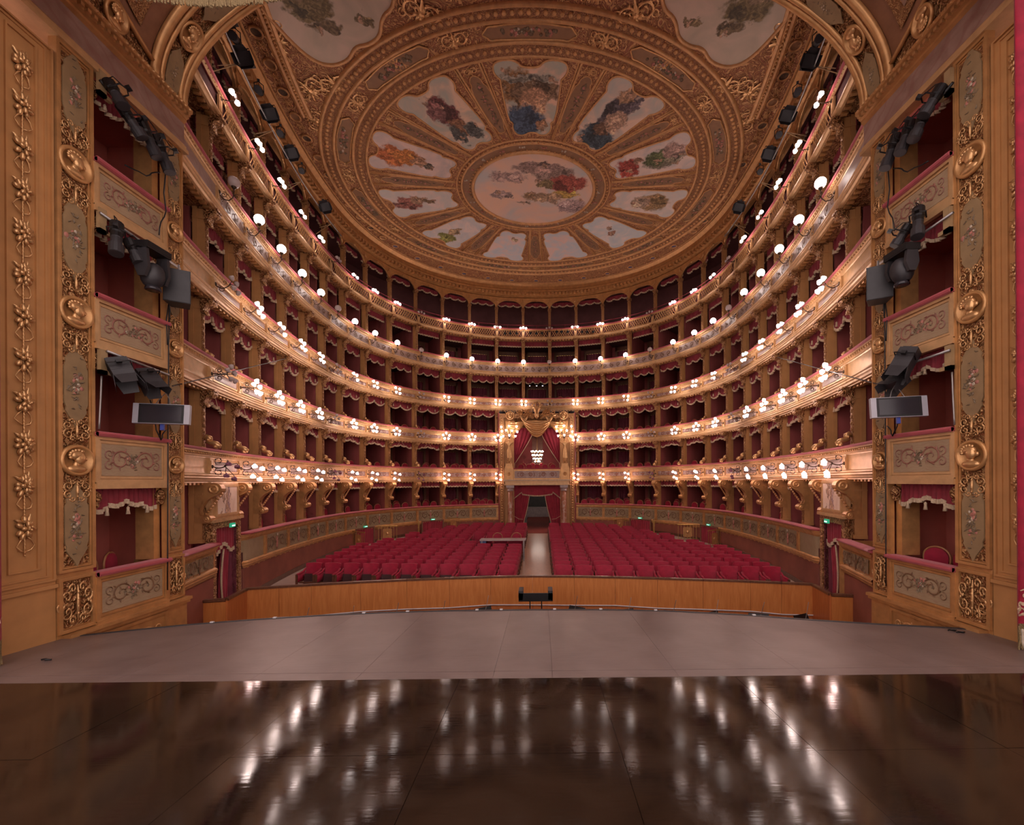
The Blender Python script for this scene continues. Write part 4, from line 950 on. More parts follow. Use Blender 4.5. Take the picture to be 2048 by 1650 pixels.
for s in (-1, 1):
    dY = 0.0 if s < 0 else -.16      # the measured depth of the pieces differs slightly between the two sides
    sd = side(s)
    def L(y): return Vector((s * WX, y + dY, 0))
    rot = -s * PI / 2                # local +x runs towards: s<0 -> +Y ; s>0 -> -Y ; local +y points away from the room
    fx = 1 if s < 0 else -1
    # -- garland pier next to the curtain (reveal)
    pr = thing('garland_pier', (s * WX, 6.61 + dY, stage_z(6.6)), rot, 'gilded proscenium pier with a hanging garland of flowers, ' + sd, 'pier', 'garlanded proscenium piers')
    z0 = pr.location.z
    mb = MB(); xa, xb = sorted((-1.8 * fx, .44 * fx)); mb.box(xa, xb, 0, .09, -.02, 9.75)
    # stepped frame mouldings
    stile(mb, -.40, .42, .98, 9.72, .035, .03, 0); stile(mb, -.31, .33, 1.06, 9.66, .02, .025, 0); stile(mb, -.20, .20, 1.20, 9.55, .03, .025, 0); mb.box(xa, xb, -.05, .0, .86, .92); mb.build('pier_body', 'gold_matt', pr)
    mb = MB(); mb.tube([(0, -.03, 1.45 + .12 * q) for q in range(66)], .011, 5)
    for q in range(138): mb.ball((0, -.035, 1.46 + q * .056), .016, 5, 3)
    mb.build('bead_string', 'gold_bright', pr, True)
    for q in range(12):
        o = put('flower_cluster', clusters[q % 5], pr, (0, -.01, 1.88 + q * .655)); o.scale = (.78, 1, 1.0)
    # -- painted pilasters
    for (ya, yb, wide, lab) in ((7.06, 7.64, True, 'wide gilded pilaster with portrait medallions beside the garlanded pier, '), (9.10, 9.52, False, 'narrow gilded pilaster with portrait medallions where the proscenium meets the tiers, ')):
        yc = (ya + yb) / 2; w = (yb - ya) / 2
        pi_ = thing('pilaster', (s * WX, yc + dY, -1.2 if not wide else stage_z(yc) - .05), rot, lab + sd, 'pilaster', 'proscenium pilasters'); zb_ = pi_.location.z
        mb = MB(); mb.box(-w, w, 0, .09, 0, 11.42 - zb_); stile(mb, -w, w, 2.5 - zb_, 11.42 - zb_, .05, w * .17, 0); stile(mb, -w * .8, w * .8, 2.56 - zb_, 11.36 - zb_, .03, w * .09, 0); stile(mb, -w, w, 1.48 - zb_, 2.42 - zb_, .05, w * .2, 0)
        mb.build('pilaster_body', 'gold', pi_)
        mb = MB(); mb.box(-w * .7, w * .7, -.012, 0, 2.6 - zb_, 11.3 - zb_); mb.build('carved_ground', 'gold_fine' if not wide else 'gold_carved', pi_)
        for q, z in enumerate((4.40, 6.95, 9.5)):
            o = medallion('medallion', pi_, Matrix.Translation((0, -.02, z - zb_)), .275 if wide else .205)
            for dz in (-.52, .52):
                a_ = put('acanthus_relief', aca if wide else aca_n, pi_, (0, -.02, z + dz - zb_))
                if dz < 0: a_.rotation_euler = (0, PI, 0)
        for q, z in enumerate((3.30, 5.68, 8.23, 10.72)):
            o = put('painted_cartouche', c_wide if wide else c_narrow, pi_, (0, -.012, z - zb_))
            for nm, me in bq[q]: put(nm, me, o)
        o = put('pedestal_panel', MB().mesh('pedestal_panel', 'gold_carved'), pi_); mb = MB(); mb.box(-w * .74, w * .74, -.02, 0, 1.56 - zb_, 2.34 - zb_); o.data = mb.mesh('pedestal_panel', 'gold_carved')
        a_ = put('acanthus_relief', aca if wide else aca_n, pi_, (0, -.025, 1.95 - zb_)); a_.scale = (1.2, 1, 1.8)
    # -- the stage boxes, one above another, between the pilasters
    sb = thing('stage_box_stack', (s * WX, 8.36 + dY, -1.2), rot, 'stack of four gilded stage boxes between the two pilasters, ' + sd, 'stage boxes', 'proscenium stage boxes'); zb_ = -1.2; w = .73
    for q in range(4):
        zr, zb2 = LEV[q], LBOT[q]
        mb = MB(); mb.box(-w, w, -.02, .12, zb2 - zb_, zr - .10 - zb_); stile(mb, -w, w, zb2 - zb_, zr - .06 - zb_, .05, .07, -.02); stile(mb, -w + .08, w - .08, zb2 + .09 - zb_, zr - .15 - zb_, .02, .04, -.02); mb.box(-w, w, -.09, 0, zb2 - .10 - zb_, zb2 + .02 - zb_); mb.build('parapet', 'gold_pale' if q else 'gold', sb)
        mb = MB(); mb.box(-w + .12, w - .12, -.035, -.01, zb2 + .14 - zb_, zr - .20 - zb_); o = mb.build('painted_panel', 'canvas', sb)
        mb = MB(); fy = lambda x, z: -.042; hh = (zr - zb2 - .40) / 2; cz = (zb2 + .14 + zr - .20) / 2 - zb_; scrollpair(mb, .52, hh * .9, fy, .02, True, 0, cz); put('painted_scroll', mb.mesh('painted_scroll', 'paint_scroll_red' if q else 'paint_scroll'), o)
        for nm, me in bouquet(.26, hh * .7, 7, q + 9): f = put(nm, me, o, (0, -.02, cz))
        mb = MB(); mb.box(-w, w, -.12, .16, zr - .075 - zb_, zr + .0 - zb_); mb.tube([(-w, -.11, zr - .03 - zb_), (w, -.11, zr - .03 - zb_)], .045, 8); mb.build('rail_cushion', 'rail', sb)
        zt = LBOT[q + 1] - .10
        mb = MB(); mb.box(w - .14 if fx > 0 else -w, w if fx > 0 else -w + .14, .12, .50, zr - zb_, zt - zb_); 
        mb.build('inner_jamb', 'gold', sb)
        mb = MB(); x0 = w * fx
        for e in (-1, 1): mb.ball((e * (w - .08), .04, zt - .16 - zb_), .09, 8, 6, (1, 1, 1.4)); mb.ball((e * (w - .08), .04, zt - .30 - zb_), .06, 8, 6)
        mb.build('corner_boss', 'gold_carved', sb, True)
    mb = MB(); mb.box(-w - .5, w + .5, -.16, .1, 1.40 - zb_, 1.46 - zb_); mb.box(-w - .5, w + .5, -.11, .1, 1.33 - zb_, 1.40 - zb_); mb.box(-w - .5, w + .5, -.03, .1, 0, 1.33 - zb_)
    stile(mb, -w + .02, w - .02, .55 - zb_, 1.28 - zb_, .03, .06, -.03); mb.build('base_wall', 'gold', sb)
    mb = MB(); fy = lambda x, z: -.04; scrollpair(mb, .55, .22, fy, .035, True, 0, .9 - zb_); mb.ball((0, -.02, .9 - zb_), .09, 8, 5, (1, .5, 1)); mb.build('base_carving', 'gold_bright', sb)
    # box interiors
    mb = MB(); xa, xb = (s * (WX + .1), s * (WX + 1.45)); lo, hi = min(xa, xb), max(xa, xb); ya, yb = 7.35 + dY, 9.35 + dY
    mb.box(lo, hi, ya - .06, ya, 1.2, 11.6); mb.box(lo, hi, yb, yb + .06, 1.2, 11.6); mb.box((hi if s > 0 else lo - .06), (hi + .06 if s > 0 else lo), ya, yb, 1.2, 11.6)
    for z in LBOT: mb.box(lo, hi, ya, yb, z - .08, z + .02)
    sw = tag(mb.build('wall_stage_boxes', 'boxwall_s'), kind='structure')
    # -- entablature over the side wall (continues the fifth tier)
    en = thing('entablature', (s * WX, 7.3, 11.4), 0, 'gilded side entablature with marbled frieze above the stage boxes, ' + sd, 'entablature', 'proscenium entablatures')
    pth = [(s * WX, y, s, 0) for y in (4.6, 9.62)]
    MB().sweep(pth, [(.3, 11.42), (-.10, 11.42), (-.10, 11.50), (-.05, 11.52), (-.05, 11.60), (-.02, 11.62), (.0, 11.66)], False).build('lower_moulding', 'gold_pale', en, False, True)
    MB().sweep(pth, [(.0, 11.64), (.0, 12.14)]).build('marbled_frieze', 'marble_dark', en, False, True)
    MB().sweep(pth, [(.0, 12.12), (-.06, 12.16), (-.06, 12.21), (-.12, 12.24), (-.12, 12.30), (-.20, 12.34), (-.20, 12.42), (-.08, 12.48), (.0, 12.5)]).build('cornice', 'gold', en, False, True)
    mb = MB(); y = 4.7
    while y < 9.6: mb.box(s * WX - s * .145 - .045, s * WX - s * .145 + .045, y - .03, y + .03, 12.235, 12.295); mb.ball((s * WX - s * .19, y, 12.385), .035, 5, 4); y += .11
    tag(mb.build('dentil_row', 'gold_bright', en, False, True), kind='stuff')
    # -- V-shaped coffer on the vault
    def ph(p): return p if s > 0 else PI - p
    D2R = PI / 180
    def coffer(tip, top, y_far, slope, k, mat, name):
        mb = MB()
        def fn(u, v):
            p = tip + (top - tip) * v; a = max(4.7, y_far - (p - tip) * slope); return vault(ph(p * D2R), a + (y_far - a) * u, k)
        mb.grid(10, 16, fn); return mb.build(name, mat, vlt, True)
    coffer(4.2, 40, 8.74, 1 / 6, .997, 'arch_brown', 'coffer_field')
    coffer(9.5, 40, 8.42, 1 / 6.5, .992, 'gold_fine', 'coffer_border')
    coffer(13.0, 40, 8.20, 1 / 6.8, .988, 'arch_panel', 'coffer_panel')
    mb = MB(); mb.tube([vault(ph((4.2 + 35 * t) * D2R), max(4.7, 8.74 - 35 * t / 6), .99) for t in [q / 20 for q in range(21)]], .05, 6); mb.build('coffer_moulding', 'gold', vlt, True)
    mb = MB()
    def fn(u, v): p = 0.2 + 30 * v; a = max(4.7, 8.70 - max(0, p - 4.2) / 6); return vault(ph(p * D2R), 4.7 + (a - 4.7) * u, .996)
    mb.grid(10, 16, fn); mb.build('spandrel_carving', 'gold_carved', vlt, True)
    def vaultT(p, Y, k=.985):
        pos = Vector(vault(ph(p * D2R), Y, k)); nr = Vector((cos(ph(p * D2R)) / WX, 0, sin(ph(p * D2R)) / AB)).normalized(); ex = Vector((0, 1, 0)); ez = ex.cross(nr) ; 
        m = Matrix.Identity(4)
        for i_, v_ in enumerate((ex, nr, ez)):
            for j_ in range(3): m[j_][i_] = v_[j_]
        m.translation = pos; return m
    medallion('medallion', vlt, vaultT(19, 9.17), .24, 1.25); medallion('medallion', vlt, vaultT(4.6, 7.95), .22, 1.2)
    for p in (6.5, 31):
        mb = MB(); mb.prism([(a * .95, b * .75) for a, b in CART], -.02, .01, vaultT(p, 9.17)); o = mb.build('painted_cartouche', 'cart', vlt)
        for nm, me in bq[1]: f = put(nm, me, o); f.matrix_local = vaultT(p, 9.17) @ Matrix.Scale(.7, 4)
# ------------------------------------------------------------------ bracket lamps on the parapets
def shade_mesh(kind, lit):
    mb = MB()
    if kind == 'globe': mb.ball((0, 0, 0), .15, 12, 8)
    elif kind == 'iris':
        mb.lathe([(.018, 0), (.03, -.03), (.045, -.06), (.07, -.09), (.075, -.11), (.001, -.09)], 7)
        for q in range(3): a = q * PI / 1.5; mb.ball((cos(a) * .045, sin(a) * .045, -.075), .038, 5, 3, (1, 1, 1.3))
    else: mb.lathe([(.02, 0), (.04, .02), (.062, .07), (.070, .10), (.06, .125), (.001, .13)], 8)
    return mb.mesh('glass_shade', ('lit_globe' if kind == 'globe' else ('lit_iris' if kind == 'iris' else 'lit')) if lit else ('off_iris' if kind == 'iris' else 'off'), True)
SH = {(k, l): shade_mesh(k, l) for k in ('globe', 'iris', 'tulip') for l in (True, False)}
def curl(y0, z0, y1, z1, sag, n=10):
    return [(0, y0 + (y1 - y0) * t, z0 + (z1 - z0) * t - sag * sin(PI * t)) for t in [q / n for q in range(n + 1)]]
LAMP = {}
def lamp_kind(k):
    arm = MB(); det = MB(); shades = []
    plate = MB(); T = RX90; plate.lathe([(.055, 0), (.055, .02), (.03, .045), (.001, .05)], 10, T)
    if k == 2:
        arm.tube(curl(-.03, 0, -.34, .02, .05), .016, 6)
        for (x, y, z) in ((-.17, -.44, .13), (.16, -.54, .06), (-.15, -.38, -.19), (.17, -.46, -.28)):
            arm.tube([(0, -.30, .02), (x * .3, -.36, z * .3 + .02), (x, y, z + .04), (x, y - .02, z + .01)], [.013, .011, .009, .009], 5); shades.append((x, y - .02, z + .01, 'iris', 0.5 if z > 0 else 0.0))
        for sg in (1, -1):
            sp = spiral(-.17, sg * .15, .11, .03, -sg * 1.2, sg * 1.1, 16); det.tube([(.01 * sg, y, z) for y, z in sp], .008, 4)
            for q in (4, 8, 12): y, z = sp[q]; det.ball((0, y, z), .025, 5, 4, (1.4, .6, 1))
    elif k == 3:
        arm.tube(curl(-.03, 0, -.40, 0, .0), .016, 6)
        for q in range(5):
            a = PI / 2 + q * 2 * PI / 5; x, z = .20 * cos(a), .20 * sin(a); arm.tube([(0, -.36, 0), (x * .6, -.44, z * .6), (x, -.50, z)], .009, 5); shades.append((x, -.50, z - .05, 'tulip', 0.0))
        for sg in (1, -1):
            for rr in (.09, .055): det.tube([(0, y, z) for y, z in spiral(-.19, sg * .10, rr, .02, 0, sg * 1.3, 18)], .008, 4)
            det.tube([(sg * .07, y, z) for y, z in spiral(-.25, 0, .07, .015, 0, 1.2, 14)], .007, 4)
    elif k == 4:
        arm.tube(curl(-.03, -.05, -.38, .04, .09), .014, 6)
        for (x, z) in ((-.13, .13), (.14, .10), (-.12, -.13), (.12, -.16)):
            arm.tube([(0, -.34, .03), (x * .6, -.42, z * .5), (x, -.48, z)], .009, 5); shades.append((x, -.48, z - .05, 'tulip', 0.0))
        det.tube([(0, y, z) for y, z in spiral(-.15, -.13, .09, .02, 1.2, 1.2, 18)], .008, 4); det.tube([(0, y, z) for y, z in spiral(-.22, .07, .06, .015, -1.2, -1.1, 16)], .007, 4)
    elif k == 5:
        arm.tube([(0, -.03, -.08), (0, -.12, -.19), (0, -.24, -.20), (0, -.34, -.10), (0, -.36, .06), (0, -.36, .16)], .014, 6); arm.lathe([(.012, .12), (.05, .16), (.07, .20), (.05, .21)], 10, Matrix.Translation((0, -.36, 0)))
        det.tube([(0, y, z) for y, z in spiral(-.12, -.06, .08, .02, 1.5, 1.3, 18)], .009, 4); det.tube([(0, y, z) for y, z in spiral(-.42, -.06, .07, .015, 2.5, -1.2, 16)], .008, 4); det.tube([(x, -.36, z) for x, z in spiral(.08, .0, .07, .015, 3.1, 1.2, 14)], .008, 4); det.tube([(x, -.36, z) for x, z in spiral(-.08, .0, .07, .015, 0, -1.2, 14)], .008, 4)
        shades.append((0, -.36, .33, 'globe', 0.0))
    else:
        arm.tube(curl(-.03, 0, -.34, .03, .03), .012, 6); arm.tube([(-.17, -.36, .03), (0, -.34, .03), (.17, -.36, .03)], .010, 5)
        for x in (-.16, 0, .16): shades.append((x, -.36, .04 if x else .08, 'tulip', 0.0))
        det.tube([(0, y, z) for y, z in spiral(-.12, -.04, .05, .01, 1.5, 1.2, 14)], .007, 4)
    return plate.mesh('wall_plate', 'iron', True), arm.mesh('arm', 'iron', True), det.mesh('scroll_work', 'iron', True), shades
LNAME = {2: ('iris_lamp', 'iris-shaded bracket lamp', 'second tier'), 3: ('tulip_lamp', 'five-tulip bracket lamp', 'third tier'), 4: ('tulip_lamp', 'four-tulip bracket lamp', 'fourth tier'), 5: ('globe_lamp', 'single-globe bracket lamp', 'fifth tier'), 6: ('tulip_lamp', 'three-tulip bracket lamp', 'top gallery')}
LZ = {2: -.02, 3: 0.0, 4: .0, 5: .08, 6: .18}
for k in range(2, 7):
    plate, arm, det, shades = lamp_kind(k); nm, ln, tn = LNAME[k]
    for (_, cs, i, s) in columns(k):
        x, y, th = frame(s, OFF[k] - .03); lit = not ((i in (4, 8)) or (i == 13 and cs < 0) or (i == 0 and cs > 0 and k >= 3))
        if k == 6 and i == 13: lit = True
        r = thing(nm, (x, y, (RAIL[k] + BOT[k]) / 2 + LZ[k]), th, f"{'lit' if lit else 'unlit'} {ln} on {tn}, {ORD[i + 1 if k > 3 else i]} from the royal box, {side(cs)}", 'lamp', f'bracket lamps of the {tn}')
        put('wall_plate', plate, r); o = put('arm', arm, r); put('scroll_work', det, o)
        for q, (sx, sy, sz, kind, tilt) in enumerate(shades):
            lq = lit and not (k == 6 and i % 3 == 1 and q == 1) and not (k == 4 and i % 4 == 3 and q == 2)
            o = put('glass_shade', SH[(kind, lq)], r, (sx, sy, sz)); o.rotation_euler = ((-.35 if sz > 0 else .25) if kind == 'tulip' else 0, (sx * 2.0) if kind != 'globe' else 0, 0)
# ------------------------------------------------------------------ valances, box curtains
def valance_meshes(w, h, mode):
    mb = MB(); fr_ = MB(); nu = 44
    def bot(u):
        if mode == 'straight': return -h + .02 * sin(u * PI * 16)
        if mode == 'wavy': return -h + .035 * abs(sin(u * PI * 9))
        if mode == 'swag3': return -h * (.62 + .38 * abs(sin(u * PI * 3)) ** .8)
        if mode == 'swag2': return -h * (.50 + .50 * (abs(sin(u * PI * 2)) ** .7)) 
        return -h * (.70 + .15 * cos(u * 2 * PI) + .15 * abs(sin(u * PI * 4)))
    fold = lambda u, v: .035 * sin(u * PI * 2 * 13) * (.5 + .5 * v)
    mb.grid(nu, 4, lambda u, v: ((u - .5) * w, fold(u, v), bot(u) * v))
    fr_.grid(nu, 1, lambda u, v: ((u - .5) * w, fold(u, 1) - .012, bot(u) + .03 - .085 * v)); fr_.grid(nu, 1, lambda u, v: ((u - .5) * w, fold(u, 1) + .012, bot(u) + .03 - .085 * v))
    return mb.mesh('valance_cloth', 'valance', True), fr_.mesh('fringe', 'fringe', False)
VM = {1: valance_meshes(1.62, .34, 'straight'), 2: valance_meshes(1.62, .42, 'swag'), 3: valance_meshes(1.62, .46, 'swag2'), 4: valance_meshes(1.62, .44, 'swag3'), 5: valance_meshes(1.62, .36, 'wavy'), 6: valance_meshes(1.62, .30, 'swag3')}
mb = MB(); mb.lathe([(.006, 0), (.03, -.03), (.025, -.06), (.04, -.15), (.001, -.15)], 6); tass = mb.mesh('tassel', 'fringe', True)
mb = MB()
for e in (-1, 1): mb.tube([(e * .25, -.05, -.30), (e * .12, -.06, -.12), (0, -.06, .0)], .012, 4)
cordm = mb.mesh('cord', 'fringe')
VL = {1: 'straight crimson valance with cream fringe', 2: 'corded crimson valance with cream fringe and tassel', 3: 'two-swag crimson valance with cream fringe', 4: 'three-swag crimson valance with cream fringe', 5: 'pleated crimson valance with wavy cream fringe', 6: 'arched crimson valance with cream scalloped fringe'}
mb = MB(); mb.grid(30, 6, lambda u, v: ((u - .5) * 1.25, .05 * sin(u * PI * 14), -v)); backm = mb.mesh('door_curtain', 'boxcurtain', True)
mb = MB(); mb.box(-.85, -.70, -.05, .05, 0, 1); mb.box(.70, .85, -.05, .05, 0, 1); mb.box(-.85, .85, -.05, .05, .88, 1.0); frm = mb.mesh('door_surround', 'doorframe')
mb = MB(); mb.tube([(-.68, 0, .0), (.68, 0, 0)], .02, 6); rodm = mb.mesh('curtain_rod', 'brass')
for k in range(1, 7):
    ztop = BOT[k + 1] if k < 6 else 16.82
    for (j, s0, s1) in bays(k) + ([(12, 22.85, 24.6), (-12, -24.6, -22.85)] if False else []):
        c = (s0 + s1) / 2; x, y, th = frame(c, .34 if k < 6 else .44); sx = (s1 - s0 - .2) / 1.62
        jj = abs(j); where = f"over {ORD[jj]} {TIERNAME[k]}-tier box from the royal box" if jj else f"over the middle {TIERNAME[k]}-tier box"
        lab = f"{VL[k]}, {where}" + (f", {side(j)}" if jj else '')
        lab = ' '.join(lab.replace('crimson valance', 'valance').split()[:18]) if len(lab.split()) > 16 else lab
        if len(lab.replace('-', ' ').split()) > 16: lab = f"red fringed valance, {where}" + (f", {side(j)}" if jj else '')
        r = clone([('valance_cloth', VM[k][0]), ('fringe', VM[k][1])], 'valance', (x, y, ztop + .02), th, lab, 'valance', f'valances of the {TIERNAME[k]} tier', (sx, 1, 1))
        if k in (2, 3, 4):
            for e in (-.5, 0, .5) if k == 3 else (-.72, .72): put('tassel', tass, r, (e * 1.0, -.04, -.2 if k == 3 else -.30))
        if k == 2: put('cord', cordm, r)
        if k <= 5:
            x, y, th = frame(c, 2.45); zf = BFL[k]; H = BOT[k + 1] - zf
            r = clone([('door_curtain', backm), ('curtain_rod', rodm)], 'box_curtain', (x, y, zf + H * .84), th, (f"dark curtain inside {ORD[jj]} {TIERNAME[k]}-tier box from the royal box, {side(j)}" if jj else f"dark curtain inside the middle {TIERNAME[k]}-tier box"), 'curtain', f'curtains at the back of {TIERNAME[k]} tier boxes', (1, 1, H * .82))
            r.children[1].scale = (1, 1, 1 / (H * .82))
            o = put('door_surround', frm, boxback, (x, y + 0, zf), rotz=th); o.scale = (1, 1, H * .95)

# ------------------------------------------------------------------ box chairs
def round_back(w, h, n=12, inset=0.0):
    # arched outline in (x, z)
    W, H = w / 2 - inset, h - inset
    pts = [(-W * .8, inset), (-W, h * .35)] + [(-W * cos(PI * q / n), h * .55 + (H - h * .55) * sin(PI * q / n)) for q in range(n + 1)] + [(W, h * .35), (W * .8, inset)]
    return pts
mb = MB(); o_ = round_back(.44, .46); mb.tube([(x, .0, .45 + z) for x, z in o_], .022, 6, closed=True)
for sx in (-1, 1): mb.tube([(sx * .19, -.42, 0), (sx * .20, -.42, .40)], [.016, .024], 6); mb.tube([(sx * .19, .02, 0), (sx * .18, .0, .46)], [.016, .022], 6)
mb.box(-.22, .22, -.44, .02, .38, .43); chf = mb.mesh('frame', 'chairwood', True)
mb = MB(); pp_ = round_back(.44, .46, 12, .02); mb.prism([(x, z + .45) for x, z in pp_], -.035, .02); chb = mb.mesh('backrest', 'velvet_seat')
mb = MB(); mb.grid(6, 6, lambda u, v: ((u - .5) * .42, -.43 + v * .42, .43 + .06 * (sin(PI * u) * sin(PI * v)) ** .4)); chs = mb.mesh('seat', 'velvet_seat', True)
CHAIR = [('frame', chf), ('backrest', chb), ('seat', chs)]
def box_chair(k, j, s, off, row, which, jig):
    x, y, th = frame(s, off); zf = BFL[k] + (.10 if row == 'rear' else 0)
    clone(CHAIR, 'box_chair', (x, y, zf), th + jig, f"{row} {which} red chair, {ORD[abs(j)]} {TIERNAME[k]}-tier box from the royal box, {side(j)}" if j else f"{row} {which} red chair in the middle {TIERNAME[k]}-tier box", 'chair', f'gilt red chairs in {TIERNAME[k]} tier boxes')
W3 = ('inner', 'middle', 'outer')
for k in (1, 2, 3, 4):
    for (j, s0, s1) in bays(k):
        c = (s0 + s1) / 2; aj = abs(j); sg = 1 if j > 0 else -1
        if k == 1: fr_, rr = (3, 2) if aj <= 6 else ((2, 1) if aj <= 9 else (2, 0))
        elif k == 2: fr_, rr = (3, 2) if aj <= 7 else (1, 0)
        elif k == 3: fr_, rr = (3, 0) if aj <= 8 else (0, 0)
        else: fr_, rr = ((2, 0) if aj <= 6 else (0, 0))
        if k == 4 and j == 0: fr_ = 0
        zlift = 0
        for q in range(fr_):
            d = (q - (fr_ - 1) / 2) * .53; box_chair(k, j, c + sg * d, .72 + .05 * (q % 2), 'front', W3[q] if fr_ == 3 else W3[q * 2], random.uniform(-.2, .2))
        for q in range(rr):
            d = (q - (rr - 1) / 2) * .55; box_chair(k, j, c + sg * d, 1.28, 'rear', W3[q * 2], random.uniform(-.2, .2))

# ------------------------------------------------------------------ parterre armchairs
mb = MB()
def bk(u, v):
    w = .25 + .045 * v; x = (u - .5) * 2 * w; return (x, .19 + .10 * v + .05 * (1 - (2 * u - 1) ** 2) * 1.0 - .0, .36 + .58 * v + .015 * cos((u - .5) * PI))
mb.grid(8, 5, bk); mb.grid(8, 5, lambda u, v: (bk(u, v)[0], bk(u, v)[1] + .06, bk(u, v)[2]))
mb.grid(8, 1, lambda u, v: (bk(u, 1)[0], bk(u, 1)[1] + .06 * v, bk(u, 1)[2])); mb.grid(1, 5, lambda u, v: (bk(0, v)[0], bk(0, v)[1] + .06 * u, bk(0, v)[2])); mb.grid(1, 5, lambda u, v: (bk(1, v)[0], bk(1, v)[1] + .06 * u, bk(1, v)[2]))
s_back = mb.mesh('backrest', 'velvet_seat', True)
mb = MB(); bm_ = [(-.24, .16, .42), (.24, .16, .42), (.24, .24, .80), (-.24, .24, .80)]
mb.box(-.23, .23, -.02, .06, 0, .42, Matrix.Translation((0, .02, .14)) @ Matrix.Rotation(-.25, 4, 'X')); s_seat = mb.mesh('tip_up_seat', 'seatunder')
mb = MB(); mb.box(-.235, .235, -.30, .18, .34, .42); mb.ball((0, -.06, .42), .24, 10, 6, (.95, .95, .22)); s_seat_d = mb.mesh('seat', 'velvet_seat', True)
mb = MB()
mb.tube([(0, .26, .74), (0, .12, .64), (0, -.10, .61), (0, -.28, .60)], [.035, .04, .045, .035], 8); mb.box(-.03, .03, -.26, .26, .30, .60); s_arm = mb.mesh('armrest', 'velvet_seat', True)
mb = MB(); mb.box(-.035, .035, -.30, -.25, 0, .60); mb.box(-.03, .03, .22, .28, 0, .40); mb.box(-.03, .03, -.28, .28, .26, .31); mb.ball((0, -.29, .58), .035, 6, 4); s_leg = mb.mesh('side_frame', 'seatwood')
mb = MB(); mb.box(-.28, .28, .20, .25, .28, .36); mb.box(-.26, .26, -.22, -.18, .24, .30); s_bar = mb.mesh('crossbar', 'seatwood')
rows = []
for r in range(9): rows.append((14.45 + .68 * r, [11, 11, 11, 11, 11, 11, 11, 10, 10][r], .0 if r % 2 == 0 else .0))
for r in range(8): rows.append((21.25 + .655 * r, [9, 9, 8, 8, 7, 7, 6, 5][r], 0))
for sg in (-1, 1):
    for r, (Y, num, dx) in enumerate(rows):
        for q in range(num):
            X = sg * (.98 + .70 * q) + .05; y = Y - .07 * X
            if sg < 0 and q < 4 and r in (8, 9): continue
            rz = -.07
            th_ = rz; tip = (sg < 0 and r == 0) or random.random() < .3
            parts = [('backrest', s_back), ('tip_up_seat', s_seat) if (sg < 0 and (r == 0 or (r < 3 and random.random() < .6))) else ('seat', s_seat_d), ('armrest', s_arm, (-.29, 0, 0)), ('armrest', s_arm, (.29, 0, 0))]
            if r < 6: parts += [('side_frame', s_leg, (-.31, 0, 0)), ('side_frame', s_leg, (.31, 0, 0)), ('crossbar', s_bar)]
            else: parts += [('side_frame', s_leg, (-.31, 0, 0)), ('side_frame', s_leg, (.31, 0, 0))]
            o = clone(parts, 'armchair', (X, y, floor_z(y) + .01), th_, f"{ORD[q + 1]} red velvet armchair from the aisle, {ORD[r + 1]} row from the pit, {side(sg)}", 'armchair', 'red velvet parterre armchairs', (1, .9, .88))
# table set across the seats with two chairs behind it
ty = 20.5; pL, pR = at_z(961, 1076.5, floor_z(ty) + .98), at_z(1052, 1076, floor_z(ty) + .98)
yt = (pL.y + pR.y) / 2; t = thing('control_table', ((pL.x + pR.x) / 2, yt, floor_z(yt)), 0, 'long narrow grey control table standing among the red armchairs', 'table'); hw = (pR.x - pL.x) / 2; th_ = .98
mb = MB(); mb.box(-hw, hw, -.3, .3, th_ - .05, th_); mb.build('table_top', 'greymarble', t)
for e in (-1, 1):
    for f_ in (-1, 1): mb = MB(); mb.box(e * (hw - .1) - .025, e * (hw - .1) + .025, f_ * .24 - .025, f_ * .24 + .025, 0, th_ - .05); mb.build('leg', 'steel', t)
mb = MB(); mb.box(-hw + .02, -hw + .28, -.26, .0, -.12 + th_ - .05, th_ - .05); mb.build('device_box', 'bluebench', t)
for e, w_ in ((-.30, 'outer'), (.55, 'aisle-side')):
    clone(CHAIR, 'box_chair', (t.location.x + e * hw, yt + .55, floor_z(yt) + .28), PI * 0 + .05, f'gilt red chair standing behind the control table, {w_} one', 'chair', 'chairs at the control table')
    p_ = MB(); p_.box(-.35, .35, -.55, .3, 0, .27); tag(p_.build('chair_plinth', 'darkwood', loc=(t.location.x + e * hw, yt + .62, floor_z(yt) + .005)), f'low dark wooden plinth under the {w_} chair behind the control table', 'plinth')
# ------------------------------------------------------------------ royal portal and royal box
RY = 29.55
rp = thing('royal_portal', (0, RY, 0.66), 0, 'tall gilded portal with red marble columns below and the royal box above', 'portal')
def rb(mb, name, mat, smooth=False, parent=None): return mb.build(name, mat, parent or rp, smooth, parent is None) if parent is None else mb.build(name, mat, parent, smooth)
mb = MB()
for s in (-1, 1): mb.box(min(s * 2.30, s * 2.62), max(s * 2.30, s * 2.62), RY - .12, RY + .25, .55, 8.72)
mb.box(-2.30, 2.30, RY - .12, RY + .25, 8.42, 8.72); rb(mb, 'outer_frame', 'gold_fine')
mb = MB()
for s in (-1, 1):
    for q in range(46): mb.ball((s * 2.46, RY - .13, .75 + q * .172), .055, 6, 4, (1, .5, 1.1))
for q in range(26): mb.ball((-2.15 + q * .172, RY - .13, 8.57), .055, 6, 4, (1.1, .5, 1))
tag(rb(mb, 'frame_beading', 'gold_bright', True), kind='stuff')
